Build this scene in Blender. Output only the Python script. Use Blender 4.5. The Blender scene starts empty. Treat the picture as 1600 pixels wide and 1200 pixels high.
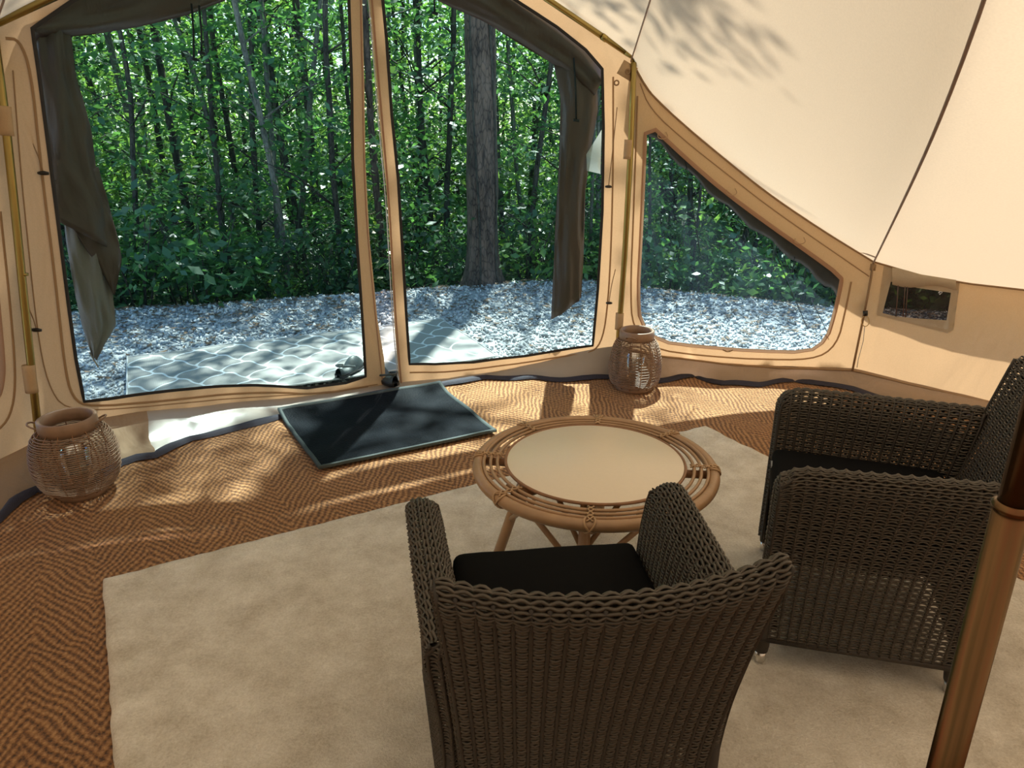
import bpy, bmesh, math, random
import numpy as np
from mathutils import Vector, Matrix, noise
from mathutils.geometry import delaunay_2d_cdt

random.seed(7); RNG = np.random.default_rng(7)
SC = bpy.context.scene
COL = SC.collection
PI = math.pi

# ------------------------------------------------------------------ camera, sky, sun, exposure
CAMH, PITCH, FPX = 1.55, math.radians(20.0), 1150.0
cam_data = bpy.data.cameras.new('camera'); cam = bpy.data.objects.new('camera', cam_data)
COL.objects.link(cam); SC.camera = cam
cam_data.sensor_width = 36.0; cam_data.lens = FPX / 1600 * 36.0
cam_data.clip_start = 0.02; cam_data.clip_end = 300
cam.location = (0, 0, CAMH); cam.rotation_euler = (PI / 2 - PITCH, 0, 0)

SUN_EL, SUN_AZ = math.radians(58), math.radians(9)          # azimuth measured from +Y towards +X
w = bpy.data.worlds.new('sky'); SC.world = w; w.use_nodes = True
wn = w.node_tree; bg = wn.nodes['Background']
sky = wn.nodes.new('ShaderNodeTexSky'); sky.sky_type = 'NISHITA'; sky.sun_disc = False
sky.sun_elevation = SUN_EL; sky.sun_rotation = SUN_AZ; sky.air_density = 1.0; sky.dust_density = 0.6
wn.links.new(sky.outputs[0], bg.inputs[0]); bg.inputs[1].default_value = 0.30
sun_d = bpy.data.lights.new('sun', 'SUN'); sun = bpy.data.objects.new('sun', sun_d); COL.objects.link(sun)
sun_d.energy = 15.0; sun_d.angle = math.radians(0.9); sun_d.color = (1.0, 0.94, 0.85)
sd = Vector((math.sin(SUN_AZ) * math.cos(SUN_EL), math.cos(SUN_AZ) * math.cos(SUN_EL), math.sin(SUN_EL)))
sun.rotation_euler = sd.to_track_quat('Z', 'Y').to_euler(); sun.location = sd * 30
SC.view_settings.view_transform = 'Standard'; SC.view_settings.look = 'None'
SC.view_settings.gamma = 1.0; SC.view_settings.use_curve_mapping = False
SC.view_settings.exposure = 0.27
SC.cycles.max_bounces = 10; SC.cycles.diffuse_bounces = 6; SC.cycles.transmission_bounces = 6
SC.cycles.transparent_max_bounces = 16; SC.cycles.caustics_reflective = False; SC.cycles.caustics_refractive = False
SC.cycles.use_denoising = True

# ------------------------------------------------------------------ measuring helpers
ST, CT = math.sin(PITCH), math.cos(PITCH)
def ray(x, y):
    dx, dy = (x - 800) / FPX, (y - 600) / FPX
    return np.array([dx, CT - dy * ST, -ST - dy * CT])
def gnd(x, y, z=0.0):
    d = ray(x, y); t = (z - CAMH) / d[2]
    return Vector((d[0] * t, d[1] * t, z))
CX, CY = 0.50, 0.66                                           # the tent's centre on the ground
_TH = np.radians([-200, -120, 0, 40, 54, 66, 76, 87.5, 99, 110.6, 124, 138.4, 150, 165, 200])
_RR = np.array([3.70, 3.72, 3.74, 3.78, 3.79, 3.82, 3.71, 3.64, 3.715, 3.74, 3.69, 3.57, 3.60, 3.68, 3.70])
def rad(th): return np.interp(th, _TH, _RR)
def wp(th, z, off=0.0):
    r = rad(th) + off
    return Vector((CX + r * math.cos(th), CY + r * math.sin(th), z))
def wuv(x, y):
    """angle and height at which the sight line of a measured point meets the tent wall"""
    d = ray(x, y); lo, hi = 0.5, 12.0
    for _ in range(50):
        t = (lo + hi) / 2
        px, py = d[0] * t - CX, d[1] * t - CY
        if math.hypot(px, py) < rad(math.atan2(py, px)): lo = t
        else: hi = t
    return math.atan2(d[1] * lo - CY, d[0] * lo - CX), CAMH + d[2] * lo
US = 3.7
def w2(x, y):
    th, z = wuv(x, y); return (-th * US, z)
def u2p(u, z, off=0.0): return wp(-u / US, z, off)

# ------------------------------------------------------------------ materials
MATS = {}
def mat_nodes(name):
    m = bpy.data.materials.new(name); m.use_nodes = True
    nt = m.node_tree; MATS[name] = m
    return m, nt, nt.nodes, nt.links, nt.nodes['Principled BSDF'], nt.nodes['Material Output']
def rgba(c): return (c[0], c[1], c[2], 1)
def plain(name, col, rough=0.6, metal=0.0, var=0.15, nscale=30, bump=0.0, bscale=200, spec=0.5, coat=0):
    m, nt, N, L, b, out = mat_nodes(name)
    tc = N.new('ShaderNodeTexCoord'); no = N.new('ShaderNodeTexNoise'); no.inputs['Scale'].default_value = nscale
    no.inputs['Detail'].default_value = 4
    L.new(tc.outputs['Object'], no.inputs['Vector'])
    mx = N.new('ShaderNodeMix'); mx.data_type = 'RGBA'
    mx.inputs[6].default_value = rgba([c * (1 - var) for c in col]); mx.inputs[7].default_value = rgba([min(1, c * (1 + var)) for c in col])
    L.new(no.outputs['Fac'], mx.inputs[0]); L.new(mx.outputs[2], b.inputs['Base Color'])
    b.inputs['Roughness'].default_value = rough; b.inputs['Metallic'].default_value = metal
    b.inputs['Specular IOR Level'].default_value = spec; b.inputs['Coat Weight'].default_value = coat
    if bump:
        n2 = N.new('ShaderNodeTexNoise'); n2.inputs['Scale'].default_value = bscale; L.new(tc.outputs['Object'], n2.inputs['Vector'])
        bp = N.new('ShaderNodeBump'); bp.inputs['Strength'].default_value = bump; bp.inputs['Distance'].default_value = 0.004
        L.new(n2.outputs['Fac'], bp.inputs['Height']); L.new(bp.outputs[0], b.inputs['Normal'])
    return m
def canvas(name, col, tcol, fac=0.5, wrinkle=0.25, wscale=3.0):
    """woven cotton: scatters light on both sides and lets part of it through"""
    m, nt, N, L, b, out = mat_nodes(name); N.remove(b)
    tc = N.new('ShaderNodeTexCoord')
    no = N.new('ShaderNodeTexNoise'); no.inputs['Scale'].default_value = 160; no.inputs['Detail'].default_value = 3
    L.new(tc.outputs['Object'], no.inputs['Vector'])
    mp = N.new('ShaderNodeMapping'); mp.inputs['Scale'].default_value = (1, 1, 0.35); L.new(tc.outputs['Object'], mp.inputs['Vector'])
    n2 = N.new('ShaderNodeTexNoise'); n2.inputs['Scale'].default_value = wscale; n2.inputs['Detail'].default_value = 3
    n2.inputs['Distortion'].default_value = 0.6
    L.new(mp.outputs[0], n2.inputs['Vector'])
    def ramp(c, v):
        mx = N.new('ShaderNodeMix'); mx.data_type = 'RGBA'
        mx.inputs[6].default_value = rgba([k * (1 - v) for k in c]); mx.inputs[7].default_value = rgba([min(1, k * (1 + v)) for k in c])
        L.new(no.outputs['Fac'], mx.inputs[0]); return mx.outputs[2]
    b1 = N.new('ShaderNodeBump'); b1.inputs['Strength'].default_value = 0.12; b1.inputs['Distance'].default_value = 0.002
    L.new(no.outputs['Fac'], b1.inputs['Height'])
    b2 = N.new('ShaderNodeBump'); b2.inputs['Strength'].default_value = wrinkle; b2.inputs['Distance'].default_value = 0.06
    L.new(n2.outputs['Fac'], b2.inputs['Height']); L.new(b1.outputs[0], b2.inputs['Normal'])
    df = N.new('ShaderNodeBsdfDiffuse'); tr = N.new('ShaderNodeBsdfTranslucent')
    L.new(ramp(col, 0.08), df.inputs[0]); L.new(ramp(tcol, 0.08), tr.inputs[0])
    L.new(b2.outputs[0], df.inputs['Normal']); L.new(b2.outputs[0], tr.inputs['Normal'])
    ms = N.new('ShaderNodeMixShader'); ms.inputs[0].default_value = fac
    L.new(df.outputs[0], ms.inputs[1]); L.new(tr.outputs[0], ms.inputs[2]); L.new(ms.outputs[0], out.inputs[0])
    return m
def sheen(name, fac=.14, rough=.38):
    nt = MATS[name].node_tree; N, L = nt.nodes, nt.links; out = N['Material Output']; src = out.inputs[0].links[0].from_socket
    g = N.new('ShaderNodeBsdfGlossy'); g.inputs['Roughness'].default_value = rough; ms = N.new('ShaderNodeMixShader'); ms.inputs[0].default_value = fac
    L.new(src, ms.inputs[1]); L.new(g.outputs[0], ms.inputs[2]); L.new(ms.outputs[0], out.inputs[0])
def netting(name, tint, col, fac, gloss=0.0):
    m, nt, N, L, b, out = mat_nodes(name); N.remove(b)
    t = N.new('ShaderNodeBsdfTransparent'); t.inputs[0].default_value = rgba(tint)
    d = N.new('ShaderNodeBsdfDiffuse'); d.inputs[0].default_value = rgba(col)
    tr = N.new('ShaderNodeBsdfTranslucent'); tr.inputs[0].default_value = rgba(col)
    a = N.new('ShaderNodeMixShader'); a.inputs[0].default_value = 0.5
    L.new(d.outputs[0], a.inputs[1]); L.new(tr.outputs[0], a.inputs[2])
    ms = N.new('ShaderNodeMixShader')
    tc = N.new('ShaderNodeTexCoord'); mp = N.new('ShaderNodeMapping'); mp.inputs['Scale'].default_value = (2.5, 2.5, 0.7)
    mp.inputs['Rotation'].default_value = (0, 0.5, 0)
    no = N.new('ShaderNodeTexNoise'); no.inputs['Scale'].default_value = 2.2; no.inputs['Distortion'].default_value = 1.2
    mr = N.new('ShaderNodeMapRange'); mr.inputs[1].default_value = 0.3; mr.inputs[2].default_value = 0.75
    mr.inputs[3].default_value = fac * 0.55; mr.inputs[4].default_value = fac * 1.5
    L.new(tc.outputs['Object'], mp.inputs[0]); L.new(mp.outputs[0], no.inputs['Vector']); L.new(no.outputs['Fac'], mr.inputs[0])
    L.new(mr.outputs[0], ms.inputs[0]); L.new(t.outputs[0], ms.inputs[1]); L.new(a.outputs[0], ms.inputs[2])
    res = ms.outputs[0]
    if gloss:
        g = N.new('ShaderNodeBsdfGlossy'); g.inputs['Roughness'].default_value = 0.15
        m2 = N.new('ShaderNodeMixShader'); m2.inputs[0].default_value = gloss
        L.new(res, m2.inputs[1]); L.new(g.outputs[0], m2.inputs[2]); res = m2.outputs[0]
    L.new(res, out.inputs[0]); return m
def leafmat(name, c1, c2, tcol, rough=0.36):
    m, nt, N, L, b, out = mat_nodes(name)
    geo = N.new('ShaderNodeNewGeometry'); mx = N.new('ShaderNodeMix'); mx.data_type = 'RGBA'
    mx.inputs[6].default_value = rgba(c1); mx.inputs[7].default_value = rgba(c2)
    L.new(geo.outputs['Random Per Island'], mx.inputs[0]); L.new(mx.outputs[2], b.inputs['Base Color'])
    b.inputs['Roughness'].default_value = rough; b.inputs['Specular IOR Level'].default_value = 0.7
    tr = N.new('ShaderNodeBsdfTranslucent'); tr.inputs[0].default_value = rgba(tcol)
    ms = N.new('ShaderNodeMixShader'); ms.inputs[0].default_value = 0.42
    L.new(b.outputs[0], ms.inputs[1]); L.new(tr.outputs[0], ms.inputs[2]); L.new(ms.outputs[0], out.inputs[0])
    return m

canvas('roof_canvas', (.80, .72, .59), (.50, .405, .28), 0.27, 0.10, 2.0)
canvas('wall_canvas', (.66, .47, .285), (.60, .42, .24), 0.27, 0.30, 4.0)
canvas('seam_canvas', (.40, .27, .16), (.42, .28, .16), 0.25, 0.05, 6.0)
canvas('pink_binding', (.44, .27, .18), (.45, .28, .18), 0.25, 0.05, 6.0)
canvas('vent_canvas', (.55, .46, .34), (.5, .42, .3), 0.3, 0.3, 6.0)
canvas('flap_canvas', (.135, .082, .070), (.24, .13, .095), 0.2, 0.6, 7.0); sheen('flap_canvas', .05)
canvas('flap_reverse', (.30, .25, .24), (.2, .16, .13), 0.12, 0.4, 7.0)
canvas('flap_lining', (.62, .63, .62), (.5, .5, .5), 0.3, 0.2, 5.0)
canvas('skirt_canvas', (.34, .245, .165), (.3, .2, .13), 0.15, 0.45, 5.0)
plain('groundsheet_vinyl', (.36, .32, .28), 0.28, bump=0.25, bscale=9, var=.12, nscale=6)
plain('black_binding', (.012, .012, .014), 0.6)
plain('navy_binding', (.028, .026, .042), 0.8, bump=.5, bscale=180)
plain('dark_cord', (.38, .29, .24), 0.7)
plain('black_plastic', (.012, .012, .012), 0.4)
plain('brass_pole', (.36, .27, .09), 0.3, 1.0, var=.1, nscale=12)
plain('rattan', (.37, .225, .12), 0.42, var=.28, nscale=14, bump=.15, bscale=60, coat=.15)
plain('rattan_dark', (.25, .125, .06), 0.5, var=.3, nscale=20, bump=.15, bscale=60)
plain('rattan_light', (.45, .29, .16), 0.45, var=.25, nscale=20)
plain('lantern_cane', (.27, .17, .11), 0.5, var=.35, nscale=18)
plain('table_laminate', (.78, .70, .57), 0.33, var=.03, nscale=90, bump=.03, bscale=500)
plain('cushion_black', (.006, .006, .0065), 0.9, bump=.15, bscale=400, spec=.08)
plain('wicker', (.066, .055, .042), 0.40, var=.35, nscale=40)
plain('wicker_stake', (.035, .028, .022), 0.6, var=.3, nscale=40)
plain('steel', (.75, .74, .72), 0.25, 1.0)
plain('grey_tag', (.3, .3, .3), 0.6)
plain('clog_rubber', (.05, .065, .065), 0.55, bump=.2, bscale=100)
plain('candle_wax', (.8, .76, .66), 0.5)
plain('cloth_edge', (.035, .05, .05), 0.7, bump=.3, bscale=300)
plain('gold_wire', (.6, .45, .22), 0.35, 1.0)
netting('door_netting', (.72, .92, .94), (.03, .05, .06), 0.05)
netting('window_netting', (.68, .89, .94), (.07, .11, .16), 0.15)
netting('vent_netting', (.16, .13, .11), (.04, .03, .025), 0.5)

def centre_pole_mat():
    m, nt, N, L, b, out = mat_nodes('bronze_pole')
    tc = N.new('ShaderNodeTexCoord'); mp = N.new('ShaderNodeMapping'); mp.inputs['Scale'].default_value = (25, 25, .6)
    no = N.new('ShaderNodeTexNoise'); no.inputs['Scale'].default_value = 2.5; no.inputs['Detail'].default_value = 3
    L.new(tc.outputs['Object'], mp.inputs[0]); L.new(mp.outputs[0], no.inputs['Vector'])
    r = N.new('ShaderNodeValToRGB'); e = r.color_ramp.elements
    e[0].position = .3; e[0].color = (.06, .045, .018, 1); e[1].position = .75; e[1].color = (.20, .07, .035, 1)
    k = r.color_ramp.elements.new(.52); k.color = (.17, .095, .042, 1)
    L.new(no.outputs['Fac'], r.inputs[0]); L.new(r.outputs[0], b.inputs['Base Color'])
    b.inputs['Metallic'].default_value = .9; b.inputs['Roughness'].default_value = .27
centre_pole_mat()

def coir_mat():
    m, nt, N, L, b, out = mat_nodes('coir')
    tc = N.new('ShaderNodeTexCoord'); mp = N.new('ShaderNodeMapping'); mp.inputs['Rotation'].default_value = (0, 0, -math.radians(29))
    nz = N.new('ShaderNodeTexNoise'); nz.inputs['Scale'].default_value = 7; nz.inputs['Detail'].default_value = 3
    ad = N.new('ShaderNodeVectorMath'); ad.operation = 'MULTIPLY_ADD'
    ad.inputs[1].default_value = (.05, .05, 0)
    L.new(tc.outputs['Object'], nz.inputs['Vector']); L.new(nz.outputs['Color'], ad.inputs[0]); L.new(tc.outputs['Object'], ad.inputs[2])
    n6 = N.new('ShaderNodeTexNoise'); n6.inputs['Scale'].default_value = 48; n6.inputs['Detail'].default_value = 2
    a6 = N.new('ShaderNodeVectorMath'); a6.operation = 'MULTIPLY_ADD'; a6.inputs[1].default_value = (.013, .013, 0)
    L.new(tc.outputs['Object'], n6.inputs['Vector']); L.new(n6.outputs['Color'], a6.inputs[0]); L.new(ad.outputs[0], a6.inputs[2])
    L.new(a6.outputs[0], mp.inputs[0])
    sp = N.new('ShaderNodeSeparateXYZ'); L.new(mp.outputs[0], sp.inputs[0])
    def mth(op, a, bb=None, c=None):
        n = N.new('ShaderNodeMath'); n.operation = op
        for i, v in enumerate((a, bb, c)):
            if v is None: continue
            if isinstance(v, (int, float)): n.inputs[i].default_value = v
            else: L.new(v, n.inputs[i])
        return n.outputs[0]
    BW, PITCHR = 0.175, 0.046
    tri = mth('PINGPONG', sp.outputs[0], BW)
    ph = mth('MULTIPLY', mth('ADD', sp.outputs[1], mth('MULTIPLY', tri, 1.7)), 2 * PI / PITCHR)
    rib = mth('MULTIPLY_ADD', mth('SINE', ph), .5, .5)
    # knots along each rib
    kn = mth('MULTIPLY', mth('SUBTRACT', sp.outputs[1], mth('MULTIPLY', tri, 1.7)), 2 * PI / 0.036)
    knot = mth('MULTIPLY_ADD', mth('SINE', kn), .5, .5)
    fib = N.new('ShaderNodeTexNoise'); fib.inputs['Scale'].default_value = 170; fib.inputs['Detail'].default_value = 6; fib.inputs['Roughness'].default_value = .7
    L.new(tc.outputs['Object'], fib.inputs['Vector'])
    blot = N.new('ShaderNodeTexNoise'); blot.inputs['Scale'].default_value = 3; L.new(tc.outputs['Object'], blot.inputs['Vector'])
    h = mth('ADD', mth('ADD', mth('MULTIPLY', rib, .34), mth('MULTIPLY', knot, .16)), mth('MULTIPLY', fib.outputs['Fac'], .95))
    r = N.new('ShaderNodeValToRGB'); e = r.color_ramp.elements
    e[0].position = .42; e[0].color = (.10, .038, .013, 1); e[1].position = 1.0; e[1].color = (.76, .42, .18, 1)
    k = r.color_ramp.elements.new(.72); k.color = (.46, .20, .065, 1)
    L.new(mth('ADD', h, mth('MULTIPLY_ADD', blot.outputs['Fac'], .16, -.1)), r.inputs[0]); L.new(r.outputs[0], b.inputs['Base Color'])
    bp = N.new('ShaderNodeBump'); bp.inputs['Strength'].default_value = 1.0; bp.inputs['Distance'].default_value = .016
    L.new(h, bp.inputs['Height']); L.new(bp.outputs[0], b.inputs['Normal'])
    b.inputs['Roughness'].default_value = .85; b.inputs['Specular IOR Level'].default_value = .25
    b.inputs['Sheen Weight'].default_value = .15
coir_mat()
def rug_mat():
    m, nt, N, L, b, out = mat_nodes('cream_pile')
    tc = N.new('ShaderNodeTexCoord')
    n1 = N.new('ShaderNodeTexNoise'); n1.inputs['Scale'].default_value = 9; n1.inputs['Detail'].default_value = 5; n1.inputs['Roughness'].default_value = .65
    n2 = N.new('ShaderNodeTexNoise'); n2.inputs['Scale'].default_value = 130; n2.inputs['Detail'].default_value = 4; n2.inputs['Roughness'].default_value = .75
    L.new(tc.outputs['Object'], n1.inputs['Vector']); L.new(tc.outputs['Object'], n2.inputs['Vector'])
    a = N.new('ShaderNodeMath'); a.operation = 'MULTIPLY_ADD'; a.inputs[1].default_value = .55
    L.new(n1.outputs['Fac'], a.inputs[0])
    a2 = N.new('ShaderNodeMath'); a2.operation = 'MULTIPLY'; a2.inputs[1].default_value = .45; L.new(n2.outputs['Fac'], a2.inputs[0]); L.new(a2.outputs[0], a.inputs[2])
    r = N.new('ShaderNodeValToRGB'); e = r.color_ramp.elements
    e[0].position = .33; e[0].color = (.50, .435, .34, 1); e[1].position = .68; e[1].color = (.93, .88, .79, 1)
    L.new(a.outputs[0], r.inputs[0]); L.new(r.outputs[0], b.inputs['Base Color'])
    bp = N.new('ShaderNodeBump'); bp.inputs['Strength'].default_value = .8; bp.inputs['Distance'].default_value = .008
    L.new(n2.outputs['Fac'], bp.inputs['Height']); L.new(bp.outputs[0], b.inputs['Normal'])
    b.inputs['Roughness'].default_value = .95; b.inputs['Specular IOR Level'].default_value = .1; b.inputs['Sheen Weight'].default_value = .2
rug_mat()
def doormat_mat():
    m, nt, N, L, b, out = mat_nodes('black_scraper')
    tc = N.new('ShaderNodeTexCoord'); v = N.new('ShaderNodeTexVoronoi'); v.inputs['Scale'].default_value = 110
    L.new(tc.outputs['Object'], v.inputs['Vector'])
    n = N.new('ShaderNodeTexNoise'); n.inputs['Scale'].default_value = 6; L.new(tc.outputs['Object'], n.inputs['Vector'])
    r = N.new('ShaderNodeValToRGB'); r.color_ramp.elements[0].color = (.003, .004, .006, 1); r.color_ramp.elements[1].color = (.010, .013, .018, 1)
    L.new(n.outputs['Fac'], r.inputs[0]); L.new(r.outputs[0], b.inputs['Base Color'])
    bp = N.new('ShaderNodeBump'); bp.inputs['Strength'].default_value = .6; bp.inputs['Distance'].default_value = .003
    L.new(v.outputs['Distance'], bp.inputs['Height']); L.new(bp.outputs[0], b.inputs['Normal']); b.inputs['Roughness'].default_value = .62
    b.inputs['Specular IOR Level'].default_value = .05
doormat_mat()
def bark(name, c1, c2):
    m, nt, N, L, b, out = mat_nodes(name)
    tc = N.new('ShaderNodeTexCoord'); mp = N.new('ShaderNodeMapping'); mp.inputs['Scale'].default_value = (1, 1, .28)
    L.new(tc.outputs['Object'], mp.inputs[0])
    v = N.new('ShaderNodeTexVoronoi'); v.inputs['Scale'].default_value = 26; v.feature = 'F1'
    n = N.new('ShaderNodeTexNoise'); n.inputs['Scale'].default_value = 14; n.inputs['Detail'].default_value = 6
    L.new(mp.outputs[0], v.inputs['Vector']); L.new(mp.outputs[0], n.inputs['Vector'])
    r = N.new('ShaderNodeValToRGB'); r.color_ramp.elements[0].position = .3; r.color_ramp.elements[1].position = .7
    r.color_ramp.elements[0].color = rgba(c1); r.color_ramp.elements[1].color = rgba(c2)
    v2 = N.new('ShaderNodeTexVoronoi'); v2.inputs['Scale'].default_value = 38; v2.feature = 'DISTANCE_TO_EDGE'; L.new(mp.outputs[0], v2.inputs['Vector'])
    mr = N.new('ShaderNodeMapRange'); mr.inputs[2].default_value = .14; mr.inputs[3].default_value = -.16; mr.inputs[4].default_value = .06; L.new(v2.outputs['Distance'], mr.inputs[0])
    ad = N.new('ShaderNodeMath'); ad.operation = 'ADD'; L.new(n.outputs['Fac'], ad.inputs[0]); L.new(mr.outputs[0], ad.inputs[1])
    L.new(ad.outputs[0], r.inputs[0]); L.new(r.outputs[0], b.inputs['Base Color'])
    bp = N.new('ShaderNodeBump'); bp.inputs['Strength'].default_value = .9; bp.inputs['Distance'].default_value = .03
    L.new(v.outputs['Distance'], bp.inputs['Height']); L.new(bp.outputs[0], b.inputs['Normal']); b.inputs['Roughness'].default_value = .9
bark('pine_bark', (.030, .020, .015), (.17, .115, .085)); bark('slim_bark', (.022, .019, .014), (.085, .075, .058)); bark('pale_bark', (.08, .078, .065), (.22, .21, .175))
leafmat('leaf_mid', (.024, .085, .045), (.07, .18, .075), (.15, .36, .07))
leafmat('leaf_bright', (.06, .16, .05), (.13, .27, .07), (.30, .52, .08))
leafmat('leaf_dark', (.018, .06, .03), (.045, .12, .05), (.07, .18, .05))
def stone_mat():
    m, nt, N, L, b, out = mat_nodes('gravel_stone')
    geo = N.new('ShaderNodeNewGeometry'); r = N.new('ShaderNodeValToRGB'); e = r.color_ramp.elements
    e[0].position = 0; e[0].color = (.20, .22, .23, 1); e[1].position = 1; e[1].color = (.62, .64, .64, 1)
    k = r.color_ramp.elements.new(.12); k.color = (.36, .385, .40, 1)
    L.new(geo.outputs['Random Per Island'], r.inputs[0]); L.new(r.outputs[0], b.inputs['Base Color']); b.inputs['Roughness'].default_value = .8
stone_mat()
plain('gravel_bed', (.30, .31, .32), .9, var=.45, nscale=45, bump=.8, bscale=70)
plain('litter', (.11, .065, .035), .8, var=.5, nscale=9)
plain('forest_soil', (.035, .032, .02), .95, var=.5, nscale=4)

def trellis_mat():
    """woven plastic rug, pale ogee lattice on grey"""
    m, nt, N, L, b, out = mat_nodes('trellis_weave')
    tc = N.new('ShaderNodeTexCoord'); sp = N.new('ShaderNodeSeparateXYZ'); L.new(tc.outputs['Object'], sp.inputs[0])
    def mth(op, a, bb=None, c=None):
        n = N.new('ShaderNodeMath'); n.operation = op
        for i, v in enumerate((a, bb, c)):
            if v is None: continue
            if isinstance(v, (int, float)): n.inputs[i].default_value = v
            else: L.new(v, n.inputs[i])
        return n.outputs[0]
    PX, PY, KY = .27, .40, .78
    x_ = mth('MULTIPLY_ADD', mth('SINE', mth('MULTIPLY', sp.outputs[1], 2 * PI * 2 / PY)), .016, sp.outputs[0])
    y_ = mth('MULTIPLY_ADD', mth('COSINE', mth('MULTIPLY', sp.outputs[0], 2 * PI * 2 / PX)), .018, sp.outputs[1])
    px = mth('PINGPONG', mth('ADD', x_, 20 * PX), PX / 2); py = mth('MULTIPLY', mth('PINGPONG', mth('ADD', y_, 20 * PY), PY / 2), KY)
    qx = mth('SUBTRACT', PX / 2, px); qy = mth('SUBTRACT', PY / 2 * KY, py)
    dA = mth('SQRT', mth('ADD', mth('MULTIPLY', px, px), mth('MULTIPLY', py, py))); dB = mth('SQRT', mth('ADD', mth('MULTIPLY', qx, qx), mth('MULTIPLY', qy, qy)))
    LW = .0085
    l1 = mth('LESS_THAN', mth('ABSOLUTE', mth('SUBTRACT', dA, dB)), LW * 1.6)
    l2 = mth('MULTIPLY', mth('LESS_THAN', qx, LW), mth('LESS_THAN', dA, dB)); l3 = mth('MULTIPLY', mth('LESS_THAN', px, LW), mth('LESS_THAN', dB, dA))
    line = mth('MAXIMUM', l1, mth('MAXIMUM', l2, l3))
    mx = N.new('ShaderNodeMix'); mx.data_type = 'RGBA'; mx.inputs[6].default_value = (.27, .265, .255, 1); mx.inputs[7].default_value = (.66, .69, .70, 1)
    L.new(line, mx.inputs[0]); L.new(mx.outputs[2], b.inputs['Base Color']); b.inputs['Roughness'].default_value = .5
    wv = N.new('ShaderNodeTexWave'); wv.inputs['Scale'].default_value = 60; L.new(tc.outputs['Object'], wv.inputs['Vector'])
    bp = N.new('ShaderNodeBump'); bp.inputs['Strength'].default_value = .2; bp.inputs['Distance'].default_value = .003
    L.new(wv.outputs['Fac'], bp.inputs['Height']); L.new(bp.outputs[0], b.inputs['Normal'])
trellis_mat()
def glass_mat():
    m, nt, N, L, b, out = mat_nodes('clear_glass'); N.remove(b)
    t = N.new('ShaderNodeBsdfTransparent'); t.inputs[0].default_value = (.93, .95, .95, 1)
    g = N.new('ShaderNodeBsdfGlossy'); g.inputs['Roughness'].default_value = .04
    f = N.new('ShaderNodeFresnel'); f.inputs[0].default_value = 1.5
    ms = N.new('ShaderNodeMixShader'); L.new(f.outputs[0], ms.inputs[0]); L.new(t.outputs[0], ms.inputs[1]); L.new(g.outputs[0], ms.inputs[2])
    L.new(ms.outputs[0], out.inputs[0])
glass_mat()

# ------------------------------------------------------------------ mesh helpers
class MB:
    """collects vertices and faces for ONE mesh object"""
    def __init__(self): self.v = []; self.f = []; self.n = 0
    def add(self, verts, faces):
        verts = np.asarray(verts, float).reshape(-1, 3); o = self.n
        self.v.append(verts); self.f += [tuple(int(i) + o for i in f) for f in faces]; self.n += len(verts); return self
    def tube(self, pts, r, seg=8, closed=False, cap=True):
        pts = [Vector(p) for p in pts]; n = len(pts)
        rs = r if hasattr(r, '__len__') else [r] * n
        tans = []
        for i in range(n):
            a = pts[(i - 1) % n] if (closed or i > 0) else pts[i]; c = pts[(i + 1) % n] if (closed or i < n - 1) else pts[i]
            t = (c - a); tans.append(t.normalized() if t.length > 1e-9 else Vector((0, 0, 1)))
        up = Vector((0, 0, 1)) if abs(tans[0].z) < .9 else Vector((1, 0, 0))
        nrm = (up - tans[0] * up.dot(tans[0])).normalized(); vs = []
        for i in range(n):
            nrm = (nrm - tans[i] * nrm.dot(tans[i])).normalized(); bi = tans[i].cross(nrm)
            for k in range(seg):
                a = 2 * PI * k / seg
                vs.append(pts[i] + (nrm * math.cos(a) + bi * math.sin(a)) * rs[i])
        fs = []
        for i in range(n if closed else n - 1):
            j = (i + 1) % n
            for k in range(seg):
                k2 = (k + 1) % seg
                fs.append((i * seg + k, i * seg + k2, j * seg + k2, j * seg + k))
        if cap and not closed:
            fs.append(tuple(reversed(range(seg)))); fs.append(tuple((n - 1) * seg + k for k in range(seg)))
        return self.add([tuple(v) for v in vs], fs)
    def grid(self, P, closed_u=False, closed_v=False):
        P = np.asarray(P, float); a, b = P.shape[:2]; fs = []
        for i in range(a if closed_u else a - 1):
            for j in range(b if closed_v else b - 1):
                i2, j2 = (i + 1) % a, (j + 1) % b
                fs.append((i * b + j, i2 * b + j, i2 * b + j2, i * b + j2))
        return self.add(P.reshape(-1, 3), fs)
    def lathe(self, prof, seg=32, c=(0, 0, 0)):
        P = [[(c[0] + r * math.cos(2 * PI * k / seg), c[1] + r * math.sin(2 * PI * k / seg), c[2] + z) for k in range(seg)] for r, z in prof]
        return self.grid(P, closed_v=True)
    def box(self, lo, hi, M=None):
        v = [Vector((x, y, z)) for x in (lo[0], hi[0]) for y in (lo[1], hi[1]) for z in (lo[2], hi[2])]
        if M: v = [M @ p for p in v]
        return self.add([tuple(p) for p in v], [(0, 1, 3, 2), (4, 6, 7, 5), (0, 4, 5, 1), (2, 3, 7, 6), (0, 2, 6, 4), (1, 5, 7, 3)])
    def mesh(self, name, mat, smooth=True):
        me = bpy.data.meshes.new(name)
        me.from_pydata(np.concatenate(self.v).tolist() if self.v else [], [], self.f)
        if mat: me.materials.append(MATS[mat])
        if smooth: me.polygons.foreach_set('use_smooth', [True] * len(me.polygons))
        me.update(); return me
    def build(self, name, mat, parent=None, smooth=True, loc=None):
        return link(name, self.mesh(name, mat, smooth), parent, loc)
def link(name, me, parent=None, loc=None):
    o = bpy.data.objects.new(name, me); COL.objects.link(o)
    if parent: o.parent = parent
    if loc is not None: o.location = loc
    return o
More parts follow.
